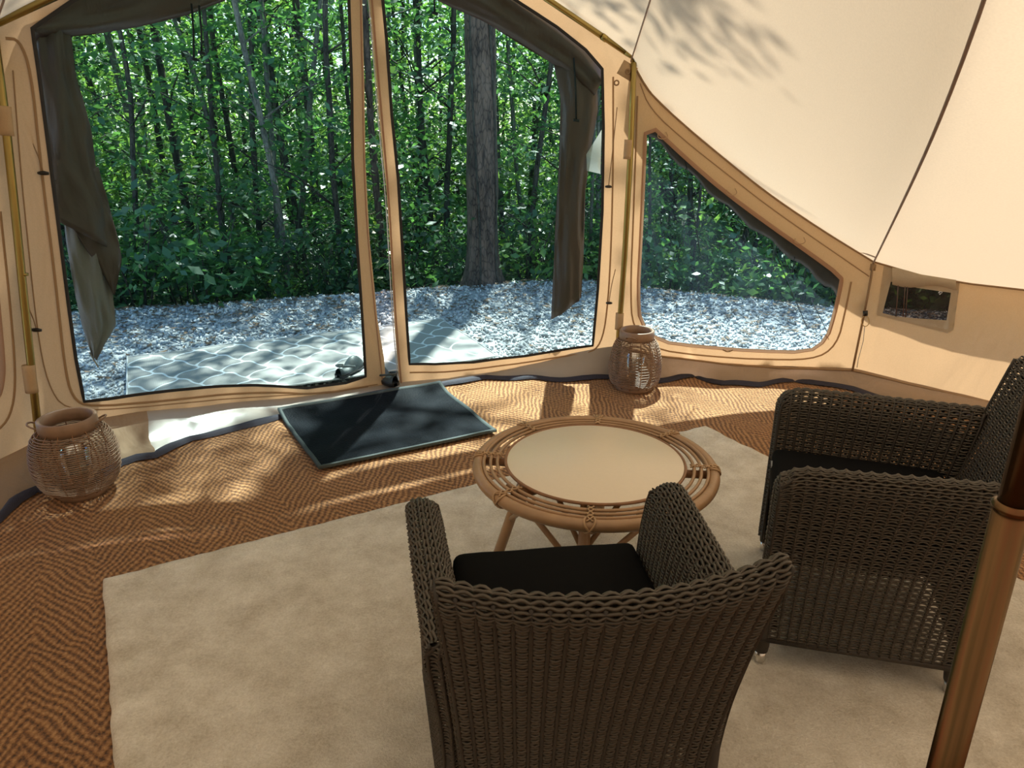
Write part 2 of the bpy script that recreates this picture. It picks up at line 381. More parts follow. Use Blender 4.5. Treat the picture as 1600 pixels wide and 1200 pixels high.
def fast_mesh(name, verts, faces, mat, smooth=False):
    """many equal-sided faces straight from arrays"""
    me = bpy.data.meshes.new(name); verts = np.ascontiguousarray(verts, np.float32); faces = np.ascontiguousarray(faces, np.int32)
    k = faces.shape[1]
    me.vertices.add(len(verts)); me.vertices.foreach_set('co', verts.ravel())
    me.loops.add(faces.size); me.loops.foreach_set('vertex_index', faces.ravel())
    me.polygons.add(len(faces)); me.polygons.foreach_set('loop_start', np.arange(len(faces), dtype=np.int32) * k)
    me.polygons.foreach_set('loop_total', np.full(len(faces), k, np.int32))
    if smooth: me.polygons.foreach_set('use_smooth', np.ones(len(faces), bool))
    me.materials.append(MATS[mat]); me.update(calc_edges=True); me.validate(); return me
def thing(name, label, cat, loc=(0, 0, 0), rz=0, group=None):
    o = bpy.data.objects.new(name, None); COL.objects.link(o); o.location = loc; o.rotation_euler = (0, 0, rz)
    o.empty_display_size = .1
    return tag(o, label, cat, group)
def tag(o, label, cat, group=None, kind=None):
    o['label'] = label; o['category'] = cat
    if group: o['group'] = group
    if kind: o['kind'] = kind
    return o
def struct(o, label=None):
    o['kind'] = 'structure'
    if label: o['label'] = label
    return o
def stuff(o): o['kind'] = 'stuff'; return o
def copy_tree(o, parent=None):
    c = o.copy(); COL.objects.link(c)
    if parent: c.parent = parent
    for ch in list(o.children): copy_tree(ch, c)
    return c
def smooth_line(pts, it=2, closed=False):
    pts = [np.array(p, float) for p in pts]
    for _ in range(it):
        q = [] if closed else [pts[0]]
        n = len(pts)
        for i in range(n if closed else n - 1):
            a, b = pts[i], pts[(i + 1) % n]; q += [a * .75 + b * .25, a * .25 + b * .75]
        if not closed: q.append(pts[-1])
        pts = q
    return pts
def densify(pts, step, closed=False):
    out = []; n = len(pts)
    for i in range(n if closed else n - 1):
        a, b = np.array(pts[i], float), np.array(pts[(i + 1) % n], float)
        k = max(1, int(np.linalg.norm(b - a) / step))
        for j in range(k): out.append(a + (b - a) * j / k)
    if not closed: out.append(np.array(pts[-1], float))
    return out
def inside(P, poly):
    P = np.asarray(P); x, y = P[:, 0], P[:, 1]; poly = np.asarray(poly); r = np.zeros(len(P), bool)
    j = len(poly) - 1
    for i in range(len(poly)):
        xi, yi, xj, yj = *poly[i], *poly[j]
        c = ((yi > y) != (yj > y)) & (x < (xj - xi) * (y - yi) / (yj - yi + 1e-12) + xi); r ^= c; j = i
    return r
def tri2d(outer, holes=(), step=.06):
    """triangulate a flat outline with holes, with interior points for bending"""
    loops = [densify(outer, step, True)] + [densify(h, step, True) for h in holes]
    vs, es = [], []
    for lp in loops:
        o = len(vs); vs += [Vector(p) for p in lp]; es += [(o + i, o + (i + 1) % len(lp)) for i in range(len(lp))]
    A = np.array(loops[0]); lo, hi = A.min(0), A.max(0)
    gx, gy = np.meshgrid(np.arange(lo[0], hi[0], step), np.arange(lo[1], hi[1], step)); G = np.stack([gx.ravel(), gy.ravel()], 1)
    G = G + RNG.uniform(-.12, .12, G.shape) * step
    ok = inside(G, loops[0])
    for h in loops[1:]: ok &= ~inside(G, h)
    G = G[ok]
    if len(G):
        allb = np.concatenate([np.array(l) for l in loops])
        d = np.array([np.min(np.hypot(allb[:, 0] - g[0], allb[:, 1] - g[1])) for g in G]); G = G[d > step * .45]
    vs += [Vector(g) for g in G]
    v, e, f, *_ = delaunay_2d_cdt(vs, es, [], 0, 1e-5)
    V = np.array([tuple(p) for p in v]); F = np.array([t for t in f if len(t) == 3])
    c = V[F].mean(1); ok = inside(c, loops[0])
    for h in loops[1:]: ok &= ~inside(c, h)
    return V, F[ok]
def nz(x, y, z=0.0): return noise.noise(Vector((x, y, z)))
def on_wall(V, F, off=0.0, wr=.006, freq=3.0):
    P = [tuple(u2p(u, z, off + wr * nz(u * freq, z * freq * .6, 3.1) + wr * .5 * nz(u * freq * 3.1, z * freq, 9.0))) for u, z in V]
    return MB().add(P, [tuple(f) for f in F])
def wall_panel(name, outer, holes, mat, parent=None, off=0.0, wr=.006, step=.06):
    V, F = tri2d(outer, holes, step); return on_wall(V, F, off, wr).build(name, mat, parent)
def wall_ribbon(name, line, width, mat, parent=None, off=-.004, closed=False, step=.04, wr=.006, freq=3.0, thick=.0):
    """flat band sewn along a line on the wall (u, z)"""
    pts = densify(line, step, closed); n = len(pts); L_, R_ = [], []
    for i in range(n):
        a = pts[i - 1] if (closed or i) else pts[i]; b = pts[(i + 1) % n] if (closed or i < n - 1) else pts[i]
        t = b - a; t = t / (np.linalg.norm(t) + 1e-9); nn = np.array([-t[1], t[0]]) * width / 2
        L_.append(pts[i] + nn); R_.append(pts[i] - nn)
    def p3(q, o): return tuple(u2p(q[0], q[1], off + o + wr * nz(q[0] * freq, q[1] * freq * .6, 3.1) + wr * .5 * nz(q[0] * freq * 3.1, q[1] * freq, 9.0)))
    P = [[p3(l, .0), p3((l + r) / 2, -.003), p3(r, .0)] for l, r in zip(L_, R_)]
    return MB().grid(P, closed_u=closed).build(name, mat, parent)
def W(*pts): return [w2(*p) for p in pts]

# ------------------------------------------------------------------ outside ground
EDGE = np.array([(-14, 3.6), (-6, 5.2), (-3.7, 6.0), (-1.7, 6.55), (-.3, 7.1), (.6, 7.35), (1.74, 6.6), (2.8, 6.15), (4.5, 5.7), (14, 4.5)])
def edge_y(x): return np.interp(x, EDGE[:, 0], EDGE[:, 1])
def gz(x, y):
    d = y - edge_y(x)
    berm = .07 * math.exp(-((d + .35) / .35) ** 2)
    drop = 0 if d < 0 else -.7 * min(1, d / 1.6) ** 1.2
    return -.025 + berm + drop + .02 * nz(x * 1.3, y * 1.3) * min(1, max(0, (math.hypot(x - CX, y - CY) - 3.8) / .5))
xs = np.concatenate([np.arange(-30, -7, 1.2), np.arange(-7, 7, .16), np.arange(7, 30.1, 1.2)])
ys = np.concatenate([np.arange(-10, 3, 1.0), np.arange(3, 9.5, .14), np.arange(9.5, 42, 1.0)])
P = [[(x, y, gz(x, y)) for y in ys] for x in xs]
g = MB().grid(P); ground = g.build('ground', 'gravel_bed'); ground.data.materials.append(MATS['forest_soil'])
for p in ground.data.polygons:
    c = p.center
    if c.y - edge_y(c.x) > .1 and c.y > 2: p.material_index = 1
struct(ground, 'pale gravel pitch outside the tent falling away to dark forest soil')

# loose stones on the pitch
def gravel():
    n = 60000
    x = RNG.uniform(-5.8, 4.6, n); y = RNG.uniform(2.6, 7.5, n)
    d = y - edge_y(x); r = np.hypot(x - CX, y - CY)
    ok = (d < .12) & (r > 3.86); x, y = x[ok], y[ok]; n = len(x)
    z = np.array([gz(a, b) for a, b in zip(x, y)])
    s = RNG.uniform(.008, .021, n) * np.where(RNG.random(n) < .06, 1.6, 1)
    base = np.array([(1, 0, 0), (0, 1, 0), (-1, 0, 0), (0, -1, 0), (.1, .1, 1), (0, 0, -1)], float)
    fc = np.array([(0, 1, 4), (1, 2, 4), (2, 3, 4), (3, 0, 4), (1, 0, 5), (2, 1, 5), (3, 2, 5), (0, 3, 5)])
    V = base[None] * RNG.uniform(.6, 1.35, (n, 6, 1)); V[:, :, 2] *= .7
    q = RNG.normal(size=(n, 4)); q /= np.linalg.norm(q, axis=1)[:, None]; a, b, c, d_ = q.T
    R = np.stack([1 - 2 * (c * c + d_ * d_), 2 * (b * c - a * d_), 2 * (b * d_ + a * c), 2 * (b * c + a * d_), 1 - 2 * (b * b + d_ * d_), 2 * (c * d_ - a * b), 2 * (b * d_ - a * c), 2 * (c * d_ + a * b), 1 - 2 * (b * b + c * c)], 1).reshape(n, 3, 3)
    V = np.einsum('nij,nkj->nki', R, V) * s[:, None, None]
    V += np.stack([x, y, z + s * .35], 1)[:, None, :]
    F = (fc[None] + (np.arange(n) * 6)[:, None, None]).reshape(-1, 3)
    o = link('gravel', fast_mesh('gravel', V.reshape(-1, 3), F, 'gravel_stone'))
    tag(o, 'loose pale crushed stone spread over the pitch outside', 'gravel', kind='stuff')
gravel()
def litter():
    n = 2600
    x = RNG.uniform(-5, 4, n); y = edge_y(x) - np.abs(RNG.normal(0, .9, n)); keep = np.hypot(x - CX, y - CY) > 4; x, y = x[keep], y[keep]; n = len(x)
    z = np.array([gz(a, b) for a, b in zip(x, y)]) + .022
    a = RNG.uniform(0, 2 * PI, n); l = RNG.uniform(.02, .045, n); wv = l * RNG.uniform(.12, .5, n)
    ca, sa = np.cos(a), np.sin(a)
    V = np.stack([np.stack([x + ca * l, y + sa * l, z + RNG.uniform(0, .012, n)], 1), np.stack([x - sa * wv, y + ca * wv, z], 1), np.stack([x - ca * l, y - sa * l, z + RNG.uniform(0, .012, n)], 1), np.stack([x + sa * wv, y - ca * wv, z], 1)], 1)
    F = np.arange(n * 4).reshape(n, 4)
    o = link('leaf_litter', fast_mesh('leaf_litter', V.reshape(-1, 3), F, 'litter'))
    tag(o, 'fallen brown leaves and twigs scattered over the gravel', 'leaf litter', kind='stuff')
litter()

# ------------------------------------------------------------------ the tent: roof
ZA = 3.2
_eR = [wuv(*p) for p in smooth_line([(986, 92), (1000, 120), (1017, 147), (1070, 196), (1140, 254), (1200, 302), (1280, 356), (1340, 393), (1365, 408)], 1)]
_eW = [wuv(*p) for p in [(1365, 408), (1440, 430), (1520, 443), (1600, 452)]]
TH_R = _eR[0][0]; Z_R = _eR[0][1]; TH_K = _eR[-1][0]; Z_K = _eR[-1][1]
TH_L, Z_L = wuv(-12, 43)
TH_A, Z_A = wuv(535, -215)
_ez = sorted([(t, z) for t, z in _eR] + [(t, z) for t, z in _eW[1:]] + [(TH_A, Z_A), (TH_L, Z_L), (wuv(855, 0)), (TH_L + .35, 1.05), (TH_L + .5, .80), (TH_L + .6, .78), (_eW[-1][0] - .3, .76), (-PI * .95, .78), (-PI * .8, .77), (PI * 1.05, .78), (PI * 1.1, .78)])
_ezt = np.array([a for a, b in _ez]); _ezz = np.array([b for a, b in _ez])
def eave(th): return float(np.interp(th, _ezt, _ezz))
def roof_pt(th, s, off=0.0, rise=0.0):
    ze = eave(th); e = wp(th, ze); a = float(np.interp(((th + PI) % (2 * PI)) - PI, np.radians([-30, 25, 66, 87, 112, 150]), [.97, .60, .50, .85, .85, .97]))
    p = a * s + (1 - a) * s ** 8
    return Vector((e.x + (CX - e.x) * s, e.y + (CY - e.y) * s, ze + (ZA - ze) * p + rise + .0))
ths = sorted(list(np.linspace(-PI + TH_L + .6 - .6, TH_L + (PI - TH_L) + .0, 150)) + [TH_R, TH_K, TH_L, TH_A])
th0 = TH_L - 2 * PI + .0
ths = np.unique(np.concatenate([np.linspace(-PI * .95, PI * 1.05, 200), [TH_R, TH_K, TH_L, TH_A]]))
ss = np.concatenate([np.linspace(0, .9, 26), np.linspace(.92, 1, 5)])
def roof_w(th, s):
    q = roof_pt(th, s); q.z += (.006 * nz(th * 9, s * 5, 1.0) + .004 * nz(th * 30, s * 9, 4.0)) * (1 - s) * min(1, s * 14)
    return tuple(q)
ceil_ = MB().grid([[roof_w(t, s) for s in ss] for t in ths]).build('ceiling', 'roof_canvas')
struct(ceil_, 'cream canvas roof of the tent glowing in the sun')
vt = [t for t in ths if not (TH_R < t < TH_L)]
val = MB()
for lo_, hi_ in ((-9, TH_R), (TH_L, 9)):
    seg = [t for t in ths if lo_ <= t <= hi_]
    val.grid([[tuple(wp(t, eave(t) + .002, .0)), tuple(wp(t, eave(t) - .05, .10)), tuple(wp(t, eave(t) - .10, .165))] for t in seg])
val.build('valance', 'roof_canvas', ceil_)
# sewn seams and the tensioned cords that follow them
k = 1
seam_th = [TH_R, TH_K] + [TH_K - .37 * i for i in range(1, 9)] + [TH_L]
for t in seam_th:
    pts = [roof_pt(t, s, rise=-.012) for s in np.linspace(0.0, 1, 30)]
    o = MB().tube(pts, .0048 if t == TH_K else .0042, 6).build('trim_%d' % k, 'dark_cord'); k += 1
    struct(o, 'dark seam cord running up the canvas roof')
# eave hem along the roof's lower edge
for nm, (a, b) in (('a', (TH_K - .5, TH_K)), ('b', (TH_K, TH_R))):
    pts = [wp(t, eave(t) - .002, -.006) for t in np.linspace(a, b, 40)]
    o = MB().tube(pts, .0055, 6).build('trim_%d' % k, 'seam_canvas'); k += 1
    struct(o, 'brown hem where roof meets wall')
TRIM_K = k

# ------------------------------------------------------------------ the tent: walls, doors, windows
# lower edge of the wall canvas
low_left = W((-260, 900), (-120, 800), (0, 722), (60, 690), (130, 662), (230, 645), (330, 636), (440, 626), (520, 616), (604, 603))
low_right = W((604, 603), (628, 600), (700, 594), (780, 582), (880, 558), (930, 548), (966, 543))
low_win = W((966, 543), (1030, 556), (1130, 568), (1230, 575), (1330, 578))
low_wall = W((1330, 578), (1420, 600), (1530, 625), (1640, 655))
# door one (left): canvas frame with netting
d1_outer = W((-12, 43), (90, 0), (250, -74), (400, -145), (538, -212), (557, -120), (566, 0), (569, 120), (571, 250), (578, 380), (590, 500), (600, 560), (603, 600)) + list(reversed(low_left[3:-1])) + W((42, 560), (26, 400), (10, 240), (-4, 110))
d1_hole = W((50, 45), (115, 0), (260, -60), (400, -124), (536, -186), (545, 0), (549, 120), (551, 250), (558, 380), (566, 500), (571, 588), (540, 598), (480, 606), (400, 602), (320, 605), (240, 613), (170, 623), (131, 627), (118, 560), (97, 400), (76, 230), (60, 110))
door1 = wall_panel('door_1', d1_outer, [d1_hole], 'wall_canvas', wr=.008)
struct(door1, 'left netting door of the tent framed in beige canvas')
wall_panel('mesh_panel', d1_hole, [], 'door_netting', door1, off=.004, wr=.01, step=.12)
wall_ribbon('black_binding', d1_hole, .016, 'black_binding', door1, off=-.003, closed=True, wr=.008)
sm = lambda *p, it=2: [np.array(q) for q in smooth_line(W(*p), it)]
wall_ribbon('seam_band', sm((8, 60), (30, 62), (48, 110), (62, 240), (76, 360), (90, 470), (100, 570), (112, 622), (140, 636), (240, 628), (330, 618), (420, 613), (500, 616), (575, 603)), .012, 'seam_canvas', door1, wr=.008)
wall_ribbon('seam_band', sm((20, 110), (38, 330), (58, 520), (74, 600), (100, 640), (180, 640), (300, 628), (420, 620), (520, 612), (590, 600)), .006, 'seam_canvas', door1, wr=.008)
wall_ribbon('zip_edge', sm((564, -100), (563, 0), (566, 120), (568, 250), (575, 380), (587, 500), (598, 600)), .007, 'pink_binding', door1, wr=.008)
# door two (right)
d2_outer = W((552, -216), (640, -160), (740, -84), (855, -4), (986, 88), (984, 250), (975, 420), (966, 543)) + list(reversed(low_right[1:-1])) + W((624, 600), (617, 520), (612, 430), (604, 300), (592, 180), (582, 60), (572, -60))
d2_hole = W((570, -170), (640, -118), (740, -52), (805, 0), (870, 42), (915, 78), (941, 108), (943, 200), (941, 330), (934, 450), (926, 540), (880, 546), (820, 556), (740, 566), (680, 569), (640, 569), (634, 480), (628, 380), (622, 280), (612, 180), (604, 60), (592, -60))
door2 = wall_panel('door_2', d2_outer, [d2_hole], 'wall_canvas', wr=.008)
struct(door2, 'right netting door of the tent framed in beige canvas')
wall_panel('mesh_panel', d2_hole, [], 'door_netting', door2, off=.004, wr=.01, step=.12)
wall_ribbon('black_binding', d2_hole, .016, 'black_binding', door2, off=-.003, closed=True, wr=.008)
wall_ribbon('seam_band', sm((958, 120), (958, 250), (955, 380), (950, 470), (942, 530), (925, 552), (880, 556), (800, 570), (700, 582), (640, 582)), .010, 'seam_canvas', door2, wr=.008)
wall_ribbon('zip_edge', sm((576, -60), (586, 60), (596, 180), (607, 300), (614, 430), (620, 520), (627, 600)), .010, 'pink_binding', door2, wr=.008)
wall_ribbon('white_edge', sm((570, -60), (581, 60), (590, 180), (602, 300), (609, 430), (615, 520), (622, 598)), .006, 'flap_lining', door2, wr=.008)
# window panel to the right of the doors
eR = [(-t * US, z) for t, z in _eR]
w1_outer = eR + list(reversed(low_win))
w1_outer = w1_outer + W((975, 420), (984, 250))
w1_hole = [tuple(q) for q in smooth_line(W((1009, 188), (1006, 270), (1001, 380), (997, 455), (1000, 505), (1030, 533), (1090, 541), (1180, 548), (1262, 551), (1292, 530), (1304, 490), (1314, 445), (1315, 432), (1260, 392), (1200, 350), (1130, 298), (1070, 246)), 1, True)]
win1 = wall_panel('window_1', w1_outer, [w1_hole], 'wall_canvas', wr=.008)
struct(win1, 'beige canvas wall with a large netting window right of the doors')
wall_panel('mesh_panel', w1_hole, [], 'window_netting', win1, off=.004, wr=.012, step=.1)
wall_ribbon('binding', w1_hole, .022, 'pink_binding', win1, closed=True, wr=.008)
wall_ribbon('seam_band', sm((996, 150), (990, 330), (985, 450), (988, 512), (1020, 545), (1090, 555), (1180, 561), (1270, 563), (1308, 540), (1322, 480), (1330, 440)), .010, 'seam_canvas', win1, wr=.008)
wall_ribbon('seam_band', sm((1000, 130), (1015, 170), (1070, 220), (1140, 275), (1200, 322), (1280, 378), (1330, 412), (1358, 432)), .006, 'seam_canvas', win1, wr=.008)
# brown window blind rolled under the top edge (outside)
blind = MB(); bl = [wuv(*p) for p in smooth_line([(1012, 200), (1070, 254), (1130, 306), (1200, 358), (1260, 400), (1312, 440)], 2)]
nb = len(bl); rows = []
for i, (t, z) in enumerate(bl):
    s = i / (nb - 1); d = .042 + .07 * s + .014 * math.sin(i * 1.7)
    rows.append([tuple(wp(t, z + .03 - dz, o)) for dz, o in ((0, .012), (d * .5, .05), (d, .055), (d * 1.08, .03), (d * .7, .014), (0.01, .012))])
blind.grid(rows, closed_v=True).build('rolled_blind', 'flap_canvas', win1)
for px_, py_ in ((1040, 212), (1148, 300), (1255, 376)):
    t, z = wuv(px_, py_); c = [wp(t, z + .02, -.006), wp(t - .004, z - .006, -.016), wp(t + .003, z - .02, -.014), wp(t + .012, z - .012, -.012), wp(t + .012, z + .012, -.006)]
    MB().tube(smooth_line(c, 2), .0025, 5).build('cord_loop', 'rattan_light', win1)
t, z = wuv(1242, 400); MB().tube([wp(t, z, .02), wp(t, z - .07, .022), wp(t, z - .10, .02)], [.002, .002, .006], 5).build('pull_cord', 'black_plastic', win1)
for (x0, y0, x1, y1) in ((1212, 395, 1262, 515), (1268, 470, 1295, 525), (1068, 232, 1095, 400)):
    a, b = wuv(x0, y0), wuv(x1, y1)
    MB().tube([wp(a[0], a[1], .012), wp(b[0], b[1], .012)], .0025, 5).build('guy_line', 'black_plastic', win1)
t, z = wuv(1137, 546); MB().tube(smooth_line([wp(t - .008, z, -.01), wp(t, z - .012, -.018), wp(t + .008, z, -.01)], 2), .004, 5).build('toggle', 'seam_canvas', win1)
# side wall with the small vent
ew = [(-t * US, z) for t, z in _eW]
u_end = -(TH_K - .55) * US
w_outer = ew + [(u_end, .76), (u_end, -.01), (low_wall[-1][0], -.01)] + list(reversed(low_wall))
v_hole = W((1389, 438), (1435, 448), (1488, 455), (1481, 515), (1430, 505), (1374, 491))
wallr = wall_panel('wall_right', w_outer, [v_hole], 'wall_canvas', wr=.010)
struct(wallr, 'low beige canvas side wall with a small vent')
u0 = u_end; far = [(u, z) for u, z in [(-(t) * US, .77) for t in np.linspace(TH_K - .55, -PI * .95, 40)]]
far_low = [(u, -.01) for u, _ in reversed(far)]
o = wall_panel('wall_back', far + far_low, [], 'wall_canvas', step=.2); struct(o, 'low canvas wall closing the back of the tent')
lf = [(-t * US, eave(t)) for t in np.linspace(PI * 1.05, TH_L + .001, 24)]
l_outer = lf + W((-12, 43), (-4, 110), (10, 240), (26, 400), (42, 560), (60, 690)) + [low_left[2], (low_left[2][0] - .5, .12), (low_left[2][0] - .52, -.01), (lf[0][0], -.01)]
lw_hole = [tuple(q) for q in smooth_line(W((-30, 250), (-14, 380), (2, 540), (5, 590), (-6, 630), (-60, 665), (-160, 740), (-190, 640), (-120, 400)), 2, True)]
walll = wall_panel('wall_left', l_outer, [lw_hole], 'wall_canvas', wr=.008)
struct(walll, 'beige canvas wall left of the doors with a netting window')
wall_panel('mesh_panel', lw_hole, [], 'window_netting', walll, off=.004, step=.12)
wall_ribbon('binding', lw_hole, .022, 'pink_binding', walll, closed=True)
wall_ribbon('seam_band', sm((0, 330), (16, 480), (24, 580), (20, 640), (0, 672), (-60, 705)), .010, 'seam_canvas', walll)
# vent: net, frame and its folded cover
vent = MB(); V, F = tri2d(v_hole, [], .05); vent = on_wall(V, F, .006); vn = vent.build('window_2', 'vent_netting'); struct(vn, 'small dark netting vent in the side wall')
vf_out = W((1382, 408), (1400, 415), (1450, 428), (1500, 438), (1490, 515), (1480, 520), (1370, 492))
wall_panel('vent_frame', vf_out, [W((1392, 440), (1435, 450), (1486, 457), (1479, 500), (1430, 497), (1400, 494), (1379, 489))], 'vent_canvas', vn, off=-.006, step=.03)
cov = []
for i in range(15):
    s = i / 14; x = 1394 + s * 100; row = []
    for dy, o_ in ((-14 + 16 * s * .6, -.008), (-2 + 14 * s * .6 + 2 * math.sin(s * 9), -.03), (10 + 14 * s * .5 + 3 * math.sin(s * 7), -.026), (14 + 14 * s * .5 + 3 * math.sin(s * 7), -.012)):
        t, z = wuv(x, 430 + dy); row.append(tuple(wp(t, z, o_)))
    cov.append(row)
MB().grid(cov).build('rolled_cover', 'vent_canvas', vn)
for x0 in (1404, 1415, 1419):
    a, b = wuv(x0, 436), wuv(x0 - 4, 494); MB().tube([wp(*a, -.012), wp((a[0] + b[0]) / 2, (a[1] + b[1]) / 2, -.02), wp(*b, -.012)], .003, 5).build('tie_tape', 'flap_canvas', vn)
# corner seam down the wall
a = [wuv(*p) for p in [(1365, 408), (1356, 460), (1345, 515), (1332, 578)]]
o = MB().tube([wp(t, z, -.012) for t, z in a], .007, 6).build('trim_%d' % TRIM_K, 'seam_canvas'); struct(o, 'vertical corner seam of the canvas wall')
a = [wuv(*p) for p in [(1345, 392), (1366, 380), (1390, 365)]]
pa = wp(*wuv(1345, 393), -.01); pb = roof_pt(TH_K, .06, rise=-.015)
o = MB().tube([pa, pb], .004, 6).build('trim_%d' % (TRIM_K + 1), 'dark_cord'); struct(o, 'short diagonal tension cord under the roof')
# skirt and groundsheet turned up at the wall
mat_edge_px = [(-260, 1010), (-120, 910), (0, 822), (30, 795), (60, 778), (100, 775), (140, 770), (190, 733), (215, 726), (245, 724), (300, 697), (370, 677), (440, 660), (520, 638), (600, 622), (690, 608), (760, 598), (860, 601), (950, 600), (1030, 603), (1050, 600), (1085, 594), (1130, 606), (1185, 609), (1240, 602), (1330, 618), (1390, 632), (1450, 641), (1510, 660), (1640, 700)]
def skirt_strip(name, upper, px_lo, mat, label, i0=None):
    up = densify(upper, .05); n = len(up); pts = [gnd(*p) for p in px_lo]
    L3 = np.cumsum([0] + [(pts[i + 1] - pts[i]).length for i in range(len(pts) - 1)])
    rows = []
    for i, q in enumerate(up):
        s = i / (n - 1) * L3[-1]; lo_ = Vector([np.interp(s, L3, [p[c] for p in pts]) for c in range(3)])
        tp = u2p(q[0], q[1], -.002 + .0); row = []
        tp2 = u2p(q[0], q[1] + .012, .002)
        row.append(tuple(tp2))
        for j in range(1, 8):
            f = j / 7; m = tp.lerp(lo_, f); m.z = tp.z * (1 - f) ** 1.15 + .008 * f
            b = .018 * math.sin(PI * f) * nz(q[0] * 4, f * 2.0, 5.0) * 2
            m += Vector((b * .3, b * .7, b * .6)); m.z = max(m.z, .006)
            row.append(tuple(m))
        rows.append(row)
    o = MB().grid(rows).build(name, mat); struct(o, label); return o
def cut(px, a, b): return [p for p in px if a <= p[0] <= b]
skirt_strip('baseboard_left', low_left[:6], cut(mat_edge_px, -260, 246), 'skirt_canvas', 'tan canvas skirt turned up against the left wall')
skirt_strip('baseboard_front', low_left[5:] + low_right[1:], cut(mat_edge_px, 245, 951), 'groundsheet_vinyl', 'shiny grey groundsheet sill below the doors')
skirt_strip('baseboard_right', low_win + low_wall[1:], cut(mat_edge_px, 950, 1640), 'skirt_canvas', 'tan canvas skirt turned up against the right wall')
# grey welt on the sill at left of door
wt = [wuv(*p) for p in [(222, 655), (300, 646), (390, 637), (450, 630)]]
o = MB().tube([wp(t, z - .012, -.03) for t, z in wt], .008, 6).build('trim_%d' % (TRIM_K + 2), 'groundsheet_vinyl'); struct(o, 'welt along the groundsheet sill')
lt = densify(low_win + low_wall[1:], .06)
o = MB().tube([u2p(u, z, -.008) for u, z in lt], .006, 6).build('trim_%d' % (TRIM_K + 3), 'seam_canvas'); struct(o, 'brown seam between wall canvas and skirt on the right')
# floor: groundsheet
n = 72; ring = [(CX + (rad(((2 * PI * i / n + PI) % (2 * PI)) - PI) + .01) * math.cos(2 * PI * i / n), CY + (rad(((2 * PI * i / n + PI) % (2 * PI)) - PI) + .01) * math.sin(2 * PI * i / n)) for i in range(n)]
P = [[(CX + (x - CX) * f, CY + (y - CY) * f, -.002) for x, y in ring] for f in (.02, .3, .6, .9, 1.0)]
o = MB().grid(P, closed_v=True).build('floor', 'groundsheet_vinyl'); struct(o, 'vinyl groundsheet under the coir matting')

# ------------------------------------------------------------------ tent poles
def wall_pole(name, label, px, r, sleeves, group=None):
    th = thing(name, label, 'tent pole', group=group)
    pts = [wp(*wuv(*p), -.035) for p in px]
    b = pts[-1].copy(); th.location = (b.x, b.y, 0)
    loc = [p - th.location for p in pts]
    MB().tube(densify([tuple(p) for p in loc], .2), r, 12).build('tube', 'brass_pole', th)
    for (x0, y0, x1, y1, extra) in sleeves:
        a, c = wp(*wuv(x0, y0), -.035) - th.location, wp(*wuv(x1, y1), -.035) - th.location
        MB().tube(densify([tuple(a), tuple(c)], .02), r + extra, 12).build('canvas_sleeve' if extra > .004 else 'joint', 'wall_canvas' if extra > .004 else 'brass_pole', th)
    return th
wall_pole('tent_pole', 'brassy upright door pole at the left edge behind the lantern', [(-16, 30), (4, 180), (20, 330), (34, 470), (48, 600), (62, 730)], .0165, [(3, 166, 8, 212, .008), (40, 568, 46, 610, .009), (33, 425, 33.5, 429, .0015)])
wall_pole('tent_pole', 'brassy upright door pole between the doors and the big window', [(989, 98), (984, 240), (975, 400), (966, 520), (963, 585)], .0165, [(981.5, 218, 979.5, 248, .008), (967.5, 487, 966, 512, .008)])
gp = thing('gable_pole', 'brassy sloping pole along the top right edge of the doors', 'tent pole')
a = wp(*wuv(976, 82), -.035); c = wp(*wuv(545, -206), -.035); gp.location = a
MB().tube([(0, 0, 0), tuple((c - a))], .0155, 12).build('tube', 'brass_pole', gp)
d_ = (c - a).normalized()
MB().tube([tuple(d_ * .12), tuple(d_ * .15)], .0185, 12).build('joint', 'brass_pole', gp)
MB().tube([(0, 0, 0), tuple(-d_ * .05), tuple(-d_ * .07 + Vector((0, 0, -.03)))], [.016, .014, .01], 10).build('elbow', 'brass_pole', gp)
gp = thing('gable_pole', 'brassy sloping pole along the top left corner above the doors', 'tent pole')
a = wp(*wuv(-10, 38), -.035); c = wp(*wuv(530, -206), -.035); gp.location = a
MB().tube([(0, 0, 0), tuple((c - a))], .0155, 12).build('tube', 'brass_pole', gp)
# canvas tabs with eyelets at the gable corner
for (x, y, lab) in ((985, 108, 'canvas tab with an eyelet at the right gable corner'),):
    t, z = wuv(x, y); tb = thing('eyelet_tab', lab, 'tab', wp(t, z, -.03))
    M = Matrix.Rotation(t - PI / 2, 4, 'Z')
    MB().box((-.055, -.006, -.055), (.03, .006, .02), M @ Matrix.Rotation(.5, 4, 'Y')).build('strap', 'wall_canvas', tb)
    for q in ((-.018, -.015), (-.075, -.07)):
        MB().tube([M @ Vector((q[0] + .012 * math.cos(a), -.012, q[1] + .012 * math.sin(a))) for a in np.linspace(0, 2 * PI, 12, endpoint=False)], .004, 6, closed=True).build('eyelet', 'seam_canvas', tb)
